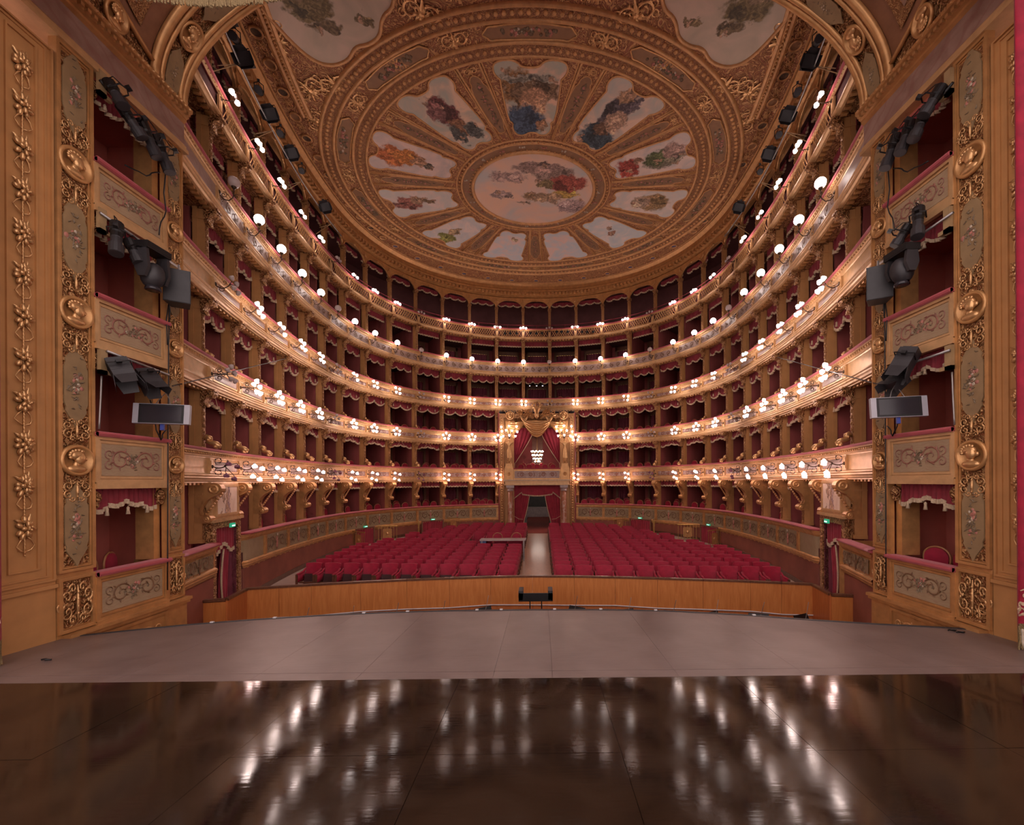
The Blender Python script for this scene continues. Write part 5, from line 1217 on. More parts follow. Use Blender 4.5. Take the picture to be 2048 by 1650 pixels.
for s in (-1, 1):
    mb = MB(); mb.box(min(s * 1.62, s * 2.30), max(s * 1.62, s * 2.30), RY + .12, RY + .4, .55, 8.42); rb(mb, 'side_panel', 'gold_matt')
    mb = MB(); mb.box(s * 1.86 - .26, s * 1.86 + .26, RY - .42, RY + .1, .58, .82); mb.box(s * 1.86 - .27, s * 1.86 + .27, RY - .43, RY + .1, 3.55, 3.72); mb.lathe([(.21, 0), (.23, .05), (.20, .10), (.22, .16), (.27, .22), (.27, .26)], 16, Matrix.Translation((s * 1.86, RY - .16, 3.32))); rb(mb, 'column_base_capital', 'greymarble')
    mb = MB(); mb.lathe([(.22, .82), (.22, .88), (.195, .92), (.195, 2.0), (.175, 3.34)], 18, Matrix.Translation((s * 1.86, RY - .16, 0))); rb(mb, 'marble_column', 'redmarble', True)
mb = MB(); mb.box(-2.28, 2.28, RY - .48, RY + .2, 3.72, 3.80); mb.box(-2.22, 2.22, RY - .42, RY + .2, 3.80, 3.98); mb.box(-2.30, 2.30, RY - .52, RY + .2, 3.98, 4.05); rb(mb, 'entablature', 'gold_pale')
mb = MB(); mb.box(-2.36, 2.36, RY - .58, RY + .2, 4.05, 4.10); rb(mb, 'ledge', 'cream')
mb = MB(); mb.box(-1.62, 1.62, RY - .38, RY - .28, 4.10, 4.84); stile(mb, -1.62, 1.62, 4.12, 4.80, .0, .06, RY - .42, RY - .30); rb(mb, 'balcony_parapet', 'gold')
mb = MB(); mb.box(-1.55, 1.55, RY - .41, RY - .37, 4.20, 4.70); o = rb(mb, 'painted_panel', 'marble_panel')
mb = MB(); fy = lambda x, z: RY - .42
for q in (-1, 1): scrollpair(mb, .6, .18, fy, .03, True, q * .75, 4.45)
rb(mb, 'painted_scroll', 'paint_scroll_red')
mb = MB(); mb.box(-1.64, 1.64, RY - .45, RY - .2, 4.82, 4.90); rb(mb, 'rail_cushion', 'rail')
for s in (-1, 1):
    mb = MB(); mb.box(s * 1.94 - .31, s * 1.94 + .31, RY - .46, RY + .12, 4.10, 4.90); stile(mb, s * 1.94 - .27, s * 1.94 + .27, 4.18, 4.82, .0, .05, RY - .48, RY - .40); mb.box(s * 1.94 - .27, s * 1.94 + .27, RY - .42, RY + .1, 4.90, 5.02); mb.box(s * 1.94 - .23, s * 1.94 + .23, RY - .38, RY + .1, 5.02, 5.22)
    mb.lathe([(.13, 0), (.10, .03), (.06, .02), (.001, .04)], 14, Matrix.Translation((s * 1.94, RY - .47, 4.5)) @ RX90); rb(mb, 'pedestal', 'gold')
# interior of the royal box
mb = MB(); mb.box(-2.6, 2.6, RY + .1, 33.4, 4.0, 4.30); mb.box(-2.6, 2.6, 33.3, 33.4, 4.1, 8.5); mb.box(-2.6, 2.6, RY + .4, 33.4, 8.45, 8.6); tag(mb.build('wall_royal_box', 'boxwall'), kind='structure')
mb = MB(); mb.box(-1.64, 1.64, RY + .13, RY + .2, 7.75, 8.45); rb(mb, 'lambrequin_board', 'gold_carved')
mb = MB(); mb.box(-.42, .42, 33.18, 33.28, 4.12, 7.4); mb.box(-.48, .48, 33.2, 33.3, 7.4, 7.5); rb(mb, 'inner_door', 'doorframe')
for s in (-1, 1):
    cu = thing('royal_curtain', (s * 1.2, RY + .28, 4.9), 0, 'crimson curtain drawn to the side of the royal box, edged with cream braid, ' + side(s), 'curtain', 'drawn curtains of the royal box')
    def inner(v): return .12 + 1.42 * (v ** 1.25)
    mb = MB(); mb.grid(26, 10, lambda u, v: (s * (inner(v) + (1.62 - inner(v)) * u) - s * 1.2, .06 * sin(u * PI * 9) * (1 - .4 * v), 2.95 - 2.55 * v)); mb.build('curtain_cloth', 'velvet', cu, True)
    mb = MB(); mb.tube([(s * (inner(v) - .01) - s * 1.2, -.03, 2.95 - 2.55 * v) for v in [q / 12 for q in range(13)]], .028, 5); mb.build('braid', 'fringe', cu, True)
    mb = MB(); mb.tube([(s * .36, -.03, .40), (s * .40, -.05, .15), (s * .38, -.05, -.02)], .02, 5); mb.lathe([(.01, 0), (.06, -.04), (.05, -.10), (.07, -.30), (.001, -.30)], 8, Matrix.Translation((s * .38, -.05, .02))); mb.build('tassel', 'fringe', cu, True)
mb = MB()
for q in range(3): mb.grid(20, 5, lambda u, v: ((q - 1) * .95 + (u - .5) * .95, .1 + .04 * sin(u * PI * 8), -(.25 + .40 * sin(PI * u)) * v))
vv = thing('royal_valance', (0, RY + .55, 7.9), 0, 'dark crimson triple-swag valance inside the royal box', 'valance'); mb.build('valance_cloth', 'valance', vv, True)
mb = MB()
for q in range(3): mb.tube([((q - 1) * .95 + (u - .5) * .95, .07, -(.25 + .40 * sin(PI * u))) for u in [t / 12 for t in range(13)]], .025, 4)
mb.build('fringe', 'fringe', vv)
# gilded stucco drapery, crest and masks
def swag(mb, xa, za, xb, zb2, drop, depth, y, nf=4):
    def fn(u, v):
        x = xa + (xb - xa) * u; top = za + (zb2 - za) * u; z = top - .06 - (drop * sin(PI * u) * v + .22 * v); yy = y - depth * sin(PI * u) * (.35 + .65 * v) * (1 + .45 * sin(v * PI * 2 * nf)); return (x, yy, z)
    mb.grid(16, 22, fn)
mb = MB(); swag(mb, -.95, 8.30, .95, 8.30, .98, .30, RY - .02); rb(mb, 'gilt_swag', 'gold_bright', True)
for s in (-1, 1):
    mb = MB(); swag(mb, s * .90, 8.25, s * 2.18, 8.15, .55, .22, RY - .02); rb(mb, 'gilt_swag', 'gold_bright', True)
    mb = MB(); mb.grid(10, 10, lambda u, v: (s * (1.55 + .65 * u - .15 * v * u), RY - .08 - .05 * sin(u * PI * 5), 8.2 - (1.25 - .35 * u) * v)); rb(mb, 'gilt_tail', 'gold', True)
    mb = MB(); mb.ball((s * 1.86, RY - .22, 8.58), .17, 10, 8, (1, .7, 1.15)); mb.ball((s * 1.86, RY - .36, 8.55), .04, 6, 5, (1, 1, 1.6))
    for e in (-1, 1): mb.tube([(s * 1.86 + e * .12, RY - .2, 8.68), (s * 1.86 + e * .28, RY - .2, 8.72), (s * 1.86 + e * .30, RY - .2, 8.86)], [.05, .04, .01], 6); mb.ball((s * 1.86 + e * .06, RY - .35, 8.62), .025, 6, 4)
    mb.lathe([(.30, 0), (.30, .04), (.24, .07), (.22, .03)], 16, Matrix.Translation((s * 1.86, RY - .14, 8.58)) @ RX90); rb(mb, 'mask_boss', 'gold_bright', True)
    mb = MB()
    for q in range(26):
        a = random.uniform(-.5, 1.2); r_ = random.uniform(.25, 1.25); x, z = s * (.15 + r_ * cos(a) * .9), 8.55 + .45 * random.random() * (1.2 - r_ * .6); leafy(mb, x, z, (0.3 if s > 0 else PI - .3) + random.uniform(-.8, .9), .30, .06, lambda x_, z_: RY - .22, .06)
    mb.tube([(s * (.25 + 1.1 * t), RY - .2, 8.35 + .25 * sin(PI * t)) for t in [q / 10 for q in range(11)]], [.07 - .045 * q / 10 for q in range(11)], 6); rb(mb, 'crest_foliage', 'gold_bright')
    mb = MB()
    for rr in (.30, .20): mb.tube([(s * (.62 + .5 * t), RY - .25, 8.5 - .9 * rr * 2 * sin(PI * t) * .6) for t in [q / 8 for q in range(9)]], .05, 6)
    rb(mb, 'gilt_rope', 'gold_bright', True)
mb = MB(); mb.lathe([(.06, 8.35), (.16, 8.55), (.12, 8.72), (.20, 8.86), (.30, 9.02), (.31, 9.10), (.25, 9.12)], 14, Matrix.Translation((0, RY - .2, 0)))
for q in range(7): a = q * 2 * PI / 7; mb.tube([(cos(a) * .27, RY - .2 + sin(a) * .27, 9.10), (cos(a) * .36, RY - .2 + sin(a) * .36, 9.28), (cos(a) * .18, RY - .2 + sin(a) * .18, 9.44), (0, RY - .2, 9.48)], .035, 5); mb.ball((cos(a) * .36, RY - .2 + sin(a) * .36, 9.30), .05, 6, 4)
mb.ball((0, RY - .2, 9.5), .07, 8, 6); mb.ball((0, RY - .30, 8.6), .16, 10, 8, (1, .6, 1.4)); rb(mb, 'crown', 'gold_bright', True)
# lamp-bearing statues
def statue_mesh(s):
    V = [(0, 0, .95), (0, 0, 1.18), (0, -.01, 1.40), (0, -.01, 1.50), (0, -.02, 1.62),            # pelvis, waist, chest, neck, head
         (-.15, 0, 1.42), (-.33, -.04, 1.50), (-.24, -.10, 1.80), (.15, 0, 1.42), (.33, -.04, 1.50), (.24, -.10, 1.80),
         (-.09, 0, .88), (-.10, -.05, .48), (-.09, .02, .08), (-.10, -.10, .03), (.09, 0, .88), (.09, .0, .48), (.09, .03, .08), (.10, -.08, .03),
         (0, -.02, .70), (0, .0, .40), (0, .02, .10)]
    Ed = [(0, 1), (1, 2), (2, 3), (3, 4), (2, 5), (5, 6), (6, 7), (2, 8), (8, 9), (9, 10), (0, 11), (11, 12), (12, 13), (13, 14), (0, 15), (15, 16), (16, 17), (17, 18), (0, 19), (19, 20), (20, 21)]
    R = [.115, .075, .115, .05, .085, .06, .045, .035, .06, .045, .035, .095, .07, .045, .04, .095, .07, .045, .04, .09, .08, .06]
    me = bpy.data.meshes.new('figure'); me.from_pydata(V, Ed, []); o = bpy.data.objects.new('figure_tmp', me); COL.objects.link(o)
    m = o.modifiers.new('s', 'SKIN'); me.skin_vertices[0].data[0].use_root = True
    for q, r_ in enumerate(R): me.skin_vertices[0].data[q].radius = (r_, r_ * .85)
    m2 = o.modifiers.new('u', 'SUBSURF'); m2.levels = 2; m2.render_levels = 2
    dg = bpy.context.evaluated_depsgraph_get(); ev = o.evaluated_get(dg); out = bpy.data.meshes.new_from_object(ev)
    bpy.data.objects.remove(o); out.materials.clear(); out.materials.append(M['gold_bright']); out.polygons.foreach_set('use_smooth', [True] * len(out.polygons)); out.name = 'figure'; return out
fig = statue_mesh(1)
for s in (-1, 1):
    st = thing('lamp_bearer_statue', (s * 1.94, RY - .15, 5.22), 0, 'gilded standing figure with raised arms carrying a lamp cluster, ' + side(s), 'statue', 'lamp-bearing statues of the royal box')
    put('figure', fig, st)
    mb = MB(); mb.grid(16, 8, lambda u, v: ((.13 + .03 * v) * cos(PI + PI * u) + .05 * v, -.02 + (.11 + .04 * v) * sin(PI + PI * u) + .02 * sin(u * 26), 1.0 - .62 * v)); mb.build('drapery', 'gold_bright', st, True)
    mb = MB(); mb.ball((0, .0, 1.66), .095, 8, 6); mb.ball((0, -.1, 1.60), .02, 5, 4); mb.build('hair', 'gold_bright', st, True)
    cl = thing('statue_lamp_cluster', (s * 1.90, RY - .28, 6.95), 0, 'cluster of nine lit tulip lamps held above the gilded statue, ' + side(s), 'lamp', 'lamp clusters of the royal box')
    pts = [(-.55, .78), (-.02, .84), (.50, .80), (-.52, .48), (-.22, .55), (.18, .52), (.55, .44), (-.42, .15), (.0, .20), (.42, .14)]
    mb = MB(); mb.lathe([(.05, 0), (.08, .05), (.04, .15), (.03, .5)], 8)
    for (x, z) in pts: mb.tube([(0, 0, .15), (x * .6, -.06, z * .75), (x, -.10, z - .02)], .014, 4)
    mb.build('branches', 'iron', cl, True)
    for (x, z) in pts: put('glass_shade', SH[('tulip', True)], cl, (x, -.10, z - .05))
ch = thing('crystal_chandelier', (0, 31.0, 5.4), 0, 'tiered crystal chandelier glowing in the royal box', 'chandelier')
mb = MB(); mb.tube([(0, 0, .8), (0, 0, 3.05)], .02, 6)
for z, r_ in ((.75, .42), (.48, .36), (.22, .28), (.02, .18)): mb.tube([(cos(a) * r_, sin(a) * r_, z) for a in [q * PI / 8 for q in range(16)]], .015, 5, closed=True)
for q in range(6): a = q * PI / 3; mb.tube([(cos(a) * .42, sin(a) * .42, .75), (cos(a) * .3, sin(a) * .3, .3), (0, 0, 0)], .01, 4)
mb.build('frame', 'brass', ch)
mb = MB(); mb.ball((0, 0, 0), .05, 8, 6); bb = mb.mesh('candle_bulb', 'lit', True)
for z, r_, num in ((.78, .42, 10), (.51, .36, 9), (.25, .28, 7), (.05, .18, 5)):
    for q in range(num): a = q * 2 * PI / num + z; put('candle_bulb', bb, ch, (cos(a) * r_, sin(a) * r_, z))
for q in range(5): clone(CHAIR, 'box_chair', (-1.15 + q * .57, RY + .62, 4.30), random.uniform(-.1, .1), f'front red chair in the royal box, {ORD[q + 1]} from the table side', 'chair', 'gilt red chairs in the royal box')
for q in range(4): clone(CHAIR, 'box_chair', (-1.05 + q * .70, RY + 1.45, 4.42), random.uniform(-.1, .1), f'rear red chair in the royal box, {ORD[q + 1]} from the table side', 'chair', 'gilt red chairs in the royal box')
# entrance drapery under the royal box
ed = thing('entrance_valance', (0, RY + .0, 3.7), 0, 'broad crimson valance over the central entrance, edged with cream fringe', 'valance')
def eb(u): x = abs(u - .5) * 2; return -(.62 if x < .66 else .48) - (.12 * cos(x / .66 * PI / 2) if x < .66 else .45 * (x - .66) / .34 + .0)
mb = MB(); mb.grid(60, 5, lambda u, v: ((u - .5) * 3.3, .15 + .04 * sin(u * PI * 44) * (.4 + .6 * v), eb(u) * v)); mb.build('valance_cloth', 'velvet', ed, True)
mb = MB(); mb.grid(60, 1, lambda u, v: ((u - .5) * 3.3, .10 + .04 * sin(u * PI * 44), eb(u) + .04 - .09 * v)); mb.build('fringe', 'fringe', ed)
for s in (-1, 1):
    cu = thing('entrance_curtain', (s * 1.2, RY + .25, .68), 0, 'crimson curtain tied back beside the central entrance, ' + side(s), 'curtain', 'curtains of the central entrance')
    def inn(v): return .50 + .62 * v ** 1.6 if v < .78 else .50 + .62 * .78 ** 1.6 + .12 * (v - .78) / .22
    mb = MB(); mb.grid(22, 12, lambda u, v: (s * (inn(v) + (1.62 - inn(v)) * u - 1.2), .05 * sin(u * PI * 11) - (.04 if v > .7 else 0), 2.95 * (1 - v))); mb.build('curtain_cloth', 'velvet', cu, True)
    mb = MB(); mb.tube([(s * (inn(v) - .01 - 1.2), -.03, 2.95 * (1 - v)) for v in [q / 14 for q in range(15)]], .025, 4); mb.build('braid', 'fringe', cu)
    mb = MB(); mb.tube([(s * .42, -.1, .85), (s * .1, -.12, .66), (s * (-.18), -.1, .62)], .018, 5); mb.build('tieback_cord', 'fringe', cu)
    ex = thing('fire_extinguisher', (s * 2.42 + (.02 if s > 0 else 0), RY - .62, floor_z(RY - .6)), 0, 'red fire extinguisher standing beside the central portal, ' + side(s), 'extinguisher', 'fire extinguishers by the portal')
    mb = MB(); mb.lathe([(.08, 0), (.085, .03), (.085, .40), (.05, .48), (.02, .50)], 10); mb.build('cylinder', 'extinguisher', ex, True)
    mb = MB(); mb.box(-.03, .03, -.06, .04, .50, .56); mb.tube([(0, -.05, .53), (.07, -.05, .48), (.09, -.03, .25)], .012, 5); mb.build('valve', 'black', ex)
# little spot cluster and control lights in the middle fourth-tier box
cs_ = thing('small_spot_bar', (0, 30.1, 10.75), 0, 'small bar of three bright spots hanging in the middle fourth-tier box', 'spotlight'); mb = MB(); mb.tube([(-.6, 0, .25), (.6, 0, .25)], .015, 5); 
for x in (-.5, 0, .42): mb.lathe([(.05, 0), (.06, .12), (.03, .16)], 8, Matrix.Translation((x, 0, .05)))
mb.build('bar', 'black', cs_)
mb = MB()
for x in (-.5, 0, .42): mb.lathe([(.045, -.005), (.001, -.005)], 8, Matrix.Translation((x, 0, .05)))
mb.build('lens', 'led', cs_)
mc = thing('lighting_console', (0, 30.5, BFL[4] - .18), 0, 'lighting console with small bright lamps in the middle fourth-tier box', 'console'); mb = MB(); mb.box(-.6, .6, -.2, .3, .3, .82); mb.build('body', 'black', mc); mb = MB()
for q in range(4): mb.box(-.12 + q * .07, -.08 + q * .07, -.12, -.10, .83, .90)
mb.build('lamp', 'led', mc)

# ------------------------------------------------------------------ side doors next to the stage, first stage-side boxes
for s in (-1, 1):
    sc_ = 23.72 * s; x, y, th = frame(sc_); fxs = s; zf = floor_z(y)
    dr = thing('side_door', (x, y, zf), th, 'gilt-framed side door with painted overdoor and crooked crimson curtain, ' + side(s), 'door', 'side doors beside the stage')
    A = lambda z: z - zf
    mb = MB(); stile(mb, -.86, .86, 0 - .3, A(2.92), .10, .20, .05, .12); mb.build('door_frame', 'gold_carved', dr)
    mb = MB(); mb.box(-.9, .9, -.12, .1, A(2.90), A(2.98)); mb.box(-.86, .86, -.02, .1, A(2.98), A(4.02)); stile(mb, -.68, .68, A(3.05), A(3.95), .05, .07, -.02); mb.build('overdoor', 'gold_pale', dr)
    mb = MB(); mb.box(-.60, .60, -.05, -.02, A(3.12), A(3.88)); pm_ = painting('overdoor_painting', (.50, .36, .27), (.56, .42, .33), (.60, .47, .38), [(.05, .0, .16, .22, (.36, .22, .22)), (-.25, -.15, .14, .1, (.45, .28, .20)), (.3, .1, .1, .12, (.42, .26, .19))], 2.0)
    o = put('overdoor_painting', mb.mesh('overdoor_painting', pm_), dr)
    mb = MB(); mb.box(-.70, .70, .5, .6, -.6, A(2.8)); mb.box(-.72, -.66, .0, .6, -.6, A(2.8)); mb.box(.66, .72, .0, .6, -.6, A(2.8)); mb.build('door_recess', 'boxcurtain', dr)
    mb = MB(); mb.box(.20 if s > 0 else -.62, .62 if s > 0 else -.20, .22, .26, -.4, A(2.30)); mb.build('green_board', 'greenboard', dr)
    cu = thing('door_curtain_drape', (x, y, zf), th, 'crumpled crimson curtain with cream fringe hanging crookedly in the side door, ' + side(s), 'curtain', 'curtains of the side doors')
    mb = MB(); g = 1 if s > 0 else -1
    mb.grid(30, 4, lambda u, v: ((u - .5) * 1.30, .08 + .04 * sin(u * PI * 18), A(2.72) - (.62 + .12 * sin(u * 9)) * v))
    mb.grid(14, 10, lambda u, v: (g * (-.62 + .50 * u + .22 * sin(v * 2.6) * (1 - u * .3)), .14 + .05 * sin(u * PI * 6 + v * 2), A(2.3) - 2.55 * v)); mb.build('curtain_cloth', 'velvet', cu, True)
    mb = MB(); mb.grid(30, 1, lambda u, v: ((u - .5) * 1.30, .06 + .04 * sin(u * PI * 18), A(2.72) - (.62 + .12 * sin(u * 9)) + .05 - .11 * v)); mb.tube([(g * (-.10 + .22 * sin(v * 2.6) * .7), .10, A(2.05) - 1.5 * v) for v in [q / 8 for q in range(9)]], .03, 4); mb.build('fringe', 'fringe', cu)
    sg_ = thing('exit_sign', (x - sin(th) * -.06, y + cos(th) * -.06, 2.70), th, 'green exit sign over the side door beside the stage, ' + side(s), 'sign', 'green exit signs over the side doors'); mb = MB(); mb.box(-.12, .12, -.14, -.08, .0, .12); mb.build('sign_box', 'signgreen', sg_); mb = MB(); mb.box(-.09, .09, -.146, -.14, .03, .065); mb.build('lettering', 'signwhite', sg_)
    # stage-side box front
    pth = path(24.95 * s, 26.9 * s, .3) if s > 0 else list(reversed(path(24.95 * s, 26.9 * s, .3)))
    sbx = thing('corner_box_front', (x, y - 1.5, 1.5), 0, 'parapet of the corner box between side door and proscenium, ' + side(s), 'balcony', 'corner box parapets')
    MB().sweep(pth, [(a_ - .25, b_) for a_, b_ in cushion(2.40)], closed=True).build('rail_cushion', 'rail', sbx, True, True)
    MB().sweep(pth, [(a_ - .25, b_) for a_, b_ in upper_moulding(2.40)] + [(-.24, 1.75)] + [(a_ - .25, b_) for a_, b_ in lower_moulding(1.48, 1)]).build('parapet', 'gold', sbx, False, True)
    MB().sweep(path(25.1 * s, 26.6 * s, .3), [(-.262, 1.78), (-.262, 2.12)]).build('painted_panel', 'tier1_panel', sbx, False, True); xx, yy, tt = frame(25.9 * s, -.262); o = put('painted_scroll', SCM[1], sbx, Vector((xx, yy, 1.95)) - sbx.location, rotz=tt); o.scale = (.85, 1, .8)
    MB().sweep(pth, [(-.2, 1.5), (-.2, -1.3)]).build('lower_wall', 'wall_red', sbx, False, True)
    e = pth[0]; mb = MB(); T = Matrix.Translation((e[0], e[1], 0)) @ Matrix.Rotation(math.atan2(-e[2], e[3]), 4, 'Z'); mb.box(-.03, .03, -.3, .5, -1.3, 2.36, T); mb.build('end_wall', 'gold', sbx, False, True)

# ------------------------------------------------------------------ parterre doors with brass rails
mb = MB()
for q in range(7): mb.tube([(0, -.15 - q * .17, 0), (0, -.15 - q * .17, .92)], .013, 5)
mb.tube([(0, -.08, .92), (0, -1.22, .92)], .025, 6); mb.tube([(0, -.08, .12), (0, -1.22, .12)], .012, 5); railm = mb.mesh('rail_bars', 'brass')
mb = MB(); mb.grid(8, 8, lambda u, v: (.0, -.38 - .52 * u, .22 + .52 * v + .04 * sin(PI * u) * (1 if v > .5 else -1))); mb.lathe([(.10, 0), (.08, .03), (.001, .04)], 10, Matrix.Translation((0, -.64, .48)) @ Matrix.Rotation(PI / 2, 4, 'Y')); mb.lathe([(.10, 0), (.08, .03), (.001, .04)], 10, Matrix.Translation((0, -.64, .48)) @ Matrix.Rotation(-PI / 2, 4, 'Y')); railp = mb.mesh('cast_panel', 'gold_bright', True)
for (s, nm) in ((-12.5, 'nearer the pit'), (-7.4, 'nearer the portal'), (7.35, 'nearer the portal'), (12.75, 'nearer the pit')):
    x, y, th = frame(s, -.02); zf = floor_z(y); sd = side(s)
    d = thing('parterre_door', (x, y, zf), th, f'curtained low door in the red parterre wall, {nm}, {sd}', 'door', 'low doors of the parterre wall'); H = 1.44 - zf
    mb = MB(); mb.box(-.78, -.70, -.10, .06, -.1, H); mb.box(.70, .78, -.10, .06, -.1, H); mb.box(-.78, .78, -.10, .06, H - .04, H + .04); mb.build('door_frame', 'doorframe', d)
    mb = MB(); mb.grid(30, 3, lambda u, v: ((u - .5) * 1.4, -.05 + .03 * sin(u * PI * 18), H - (H + .05) * v)); mb.build('curtain_cloth', 'velvet', d, True)
    for e in (-1, 1):
        px, py = x + cos(th) * e * 1.0, y + sin(th) * e * 1.0
        r = clone([('rail_bars', railm), ('cast_panel', railp)], 'brass_railing', (px, py, floor_z(py)), th + e * .35, f'brass railing, {"pit" if e * s > 0 else "portal"} side of the low door {nm}, {sd}', 'railing', 'brass railings by the low doors')
    g = thing('exit_sign', (x, y, 1.48), th, f'green exit sign over the low door {nm}, {sd}', 'sign', 'green exit signs over the low doors'); mb = MB(); mb.box(-.14, .14, -.12, -.06, .0, .09); mb.build('sign_box', 'signgreen', g); mb = MB(); mb.box(-.10, .10, -.126, -.12, .03, .06); mb.build('lettering', 'signwhite', g)
# ------------------------------------------------------------------ orchestra pit furniture
ld = thing('conductor_lectern', (0.02, 11.8, -1.3), 0, 'black conductor lectern with raised side cheeks in the pit', 'lectern')
pc = at_y(1071.5, 1189, 11.6); ld.location = (pc.x, 11.6, -1.3); zt = pc.z + 1.3
mb = MB(); mb.box(-.46, .46, -.25, -.21, zt - .12, zt + .10); mb.build('front_board', 'black', ld)
mb = MB(); mb.box(-.46, .46, -.21, .20, zt - .12, zt - .08); mb.build('desk', 'black', ld)
for e in (-1, 1): mb = MB(); mb.box(e * .40 - .06, e * .40 + .06, -.25, .20, zt - .08, zt + .16); mb.build('side_cheek', 'dkgrey', ld); mb = MB(); mb.tube([(e * .16, 0, 0), (e * .16, 0, zt - .1)], .018, 6); mb.build('post', 'black', ld)
mb = MB(); mb.box(-.35, .35, -.2, .25, 0, .06); mb.build('base', 'black', ld)
ms_b = MB(); ms_b.box(-.26, .26, -.012, .012, 0, .30, Matrix.Translation((0, 0, 1.36)) @ Matrix.Rotation(-.5, 4, 'X')); ms_b.box(-.26, .26, -.06, .0, 0, .015, Matrix.Translation((0, 0, 1.36))); msd = ms_b.mesh('desk', 'black')
ms_b = MB(); ms_b.tube([(0, .05, .05), (0, .05, 1.45)], .014, 6)
for q in range(3): a = q * 2.1; ms_b.tube([(0, .05, .25), (cos(a) * .28, .05 + sin(a) * .28, 0.005)], .01, 5)
msp = ms_b.mesh('tripod', 'black')
ms_b = MB(); ms_b.tube([(.0, -.02, 1.55), (.10, -.03, 1.98)], .008, 4); ms_b.ball((.10, -.03, 1.98), .012, 5, 4); mss = ms_b.mesh('stand_light', 'steel')
for q, (px, D) in enumerate(((610, 11.2), (705, 11.4), (790, 11.6), (885, 11.8), (970, 12.2), (1150, 12.2), (1255, 11.9), (1345, 11.7), (1430, 11.6), (1520, 11.4), (1610, 11.3))):
    p = at_y(px, 1222, D); zz = p.z + .05
    clone([('desk', msd), ('tripod', msp), ('stand_light', mss)], 'music_stand', (p.x, D, -1.3 - .0), [.4, -.5, .2, -.3, .6, -.6, .3, -.4, .5, -.2, .4][q], f'black music stand in the pit, {ORD[q + 1]} counted from the table side', 'music stand', 'black music stands in the pit')

# ------------------------------------------------------------------ lamps and boxes hung on the proscenium
def orient(p, d, up=Vector((0, 0, 1))):
    d = d.normalized(); x = d.cross(up)
    if x.length < 1e-4: x = Vector((1, 0, 0))
    x.normalize(); u = x.cross(d); m = Matrix.Identity(4)
    for i, v in enumerate((x, d, u)):
        for j in range(3): m[j][i] = v[j]
    m.translation = p; return m
def tthing(name, T, label, cat, group=None):
    o = thing(name, (0, 0, 0), 0, label, cat, group); o.matrix_world = T; return o
def ymesh(prof, n=14):
    mb = MB(); mb.lathe(prof, n, Matrix.Rotation(-PI / 2, 4, 'X')); return mb   # lathe axis along +y
def profile_spot(a, b, r, label, group):
    L = (b - a).length; o = tthing('profile_spotlight', orient(a, b - a), label, 'spotlight', group)
    ymesh([(r * .7, 0), (r * .95, L * .03), (r * .95, L * .32), (r * .8, L * .36), (r * .8, L * .5)]).build('lamp_house', 'black', o)
    ymesh([(r * .8, L * .5), (r * .75, L * .52), (r * .75, L * .70), (r * 1.0, L * .72), (r * 1.0, L * .99), (r * .9, L)]).build('lens_barrel', 'dkgrey', o)
    ymesh([(r * .88, L * .97), (r * .6, L * .985), (.001, L * .99)]).build('lens', 'screen', o, True)
    mb = MB(); mb.tube([(-r * 1.1, L * .42, 0), (-r * 1.1, L * .42, r * 1.5), (0, L * .42, r * 2.0), (r * 1.1, L * .42, r * 1.5), (r * 1.1, L * .42, 0)], r * .13, 5); mb.box(-r * .3, r * .3, L * .42 - r * .3, L * .42 + r * .3, r * 1.9, r * 2.6); mb.build('yoke', 'black', o)
    mb = MB(); mb.tube([(0, 0, 0), (0, -.05, .04), (.03, -.03, .12), (.0, L * .3, r * 1.7)], .009, 5); mb.build('power_cable', 'black', o)
def flood(a, b, w, label, group, fxs):
    L = (b - a).length; o = tthing('barn_door_flood', orient(a, b - a, Vector((0.3 * fxs, -.2, 1))), label, 'spotlight', group)
    mb = MB(); mb.box(-w, w, 0, L * .62, -w * .8, w * .8, None); mb.box(-w * .8, w * .8, -.03, .02, -w * .6, w * .6)
    for q in range(6): mb.box(-w * 1.01, w * 1.01, L * .1 + q * .035, L * .1 + q * .035 + .012, w * .8, w * .82)
    mb.build('housing', 'dkgrey', o)
    for (ax, sg) in (('z', 1), ('z', -1), ('x', 1), ('x', -1)):
        mb = MB()
        if ax == 'z': mb.add([(-w, L * .62, sg * w * .8), (w, L * .62, sg * w * .8), (w * .75, L, sg * w * 1.25), (-w * .75, L, sg * w * 1.25), (-w, L * .62, sg * w * .8 + .006), (w, L * .62, sg * w * .8 + .006), (w * .75, L, sg * w * 1.25 + .006), (-w * .75, L, sg * w * 1.25 + .006)], [(0, 1, 2, 3), (7, 6, 5, 4), (0, 4, 5, 1), (1, 5, 6, 2), (2, 6, 7, 3), (3, 7, 4, 0)])
        else: mb.add([(sg * w, L * .62, -w * .8), (sg * w, L * .62, w * .8), (sg * w * 1.35, L, w * .6), (sg * w * 1.35, L, -w * .6), (sg * w + .006, L * .62, -w * .8), (sg * w + .006, L * .62, w * .8), (sg * w * 1.35 + .006, L, w * .6), (sg * w * 1.35 + .006, L, -w * .6)], [(0, 1, 2, 3), (7, 6, 5, 4), (0, 4, 5, 1), (1, 5, 6, 2), (2, 6, 7, 3), (3, 7, 4, 0)])
        mb.build('barn_door', 'dkgrey', o)
    mb = MB(); mb.add([(-w * .9, L * .61, -w * .7), (w * .9, L * .61, -w * .7), (w * .9, L * .61, w * .7), (-w * .9, L * .61, w * .7)], [(0, 1, 2, 3)]); mb.build('lens', 'screen', o)
    mb = MB(); mb.tube([(-w * 1.1, L * .3, 0), (-w * 1.1, L * .25, w * 1.2), (w * 1.1, L * .25, w * 1.2), (w * 1.1, L * .3, 0)], .014, 5); mb.box(-.04, .04, L * .2, L * .3, w * 1.15, w * 1.5); mb.build('yoke', 'black', o)
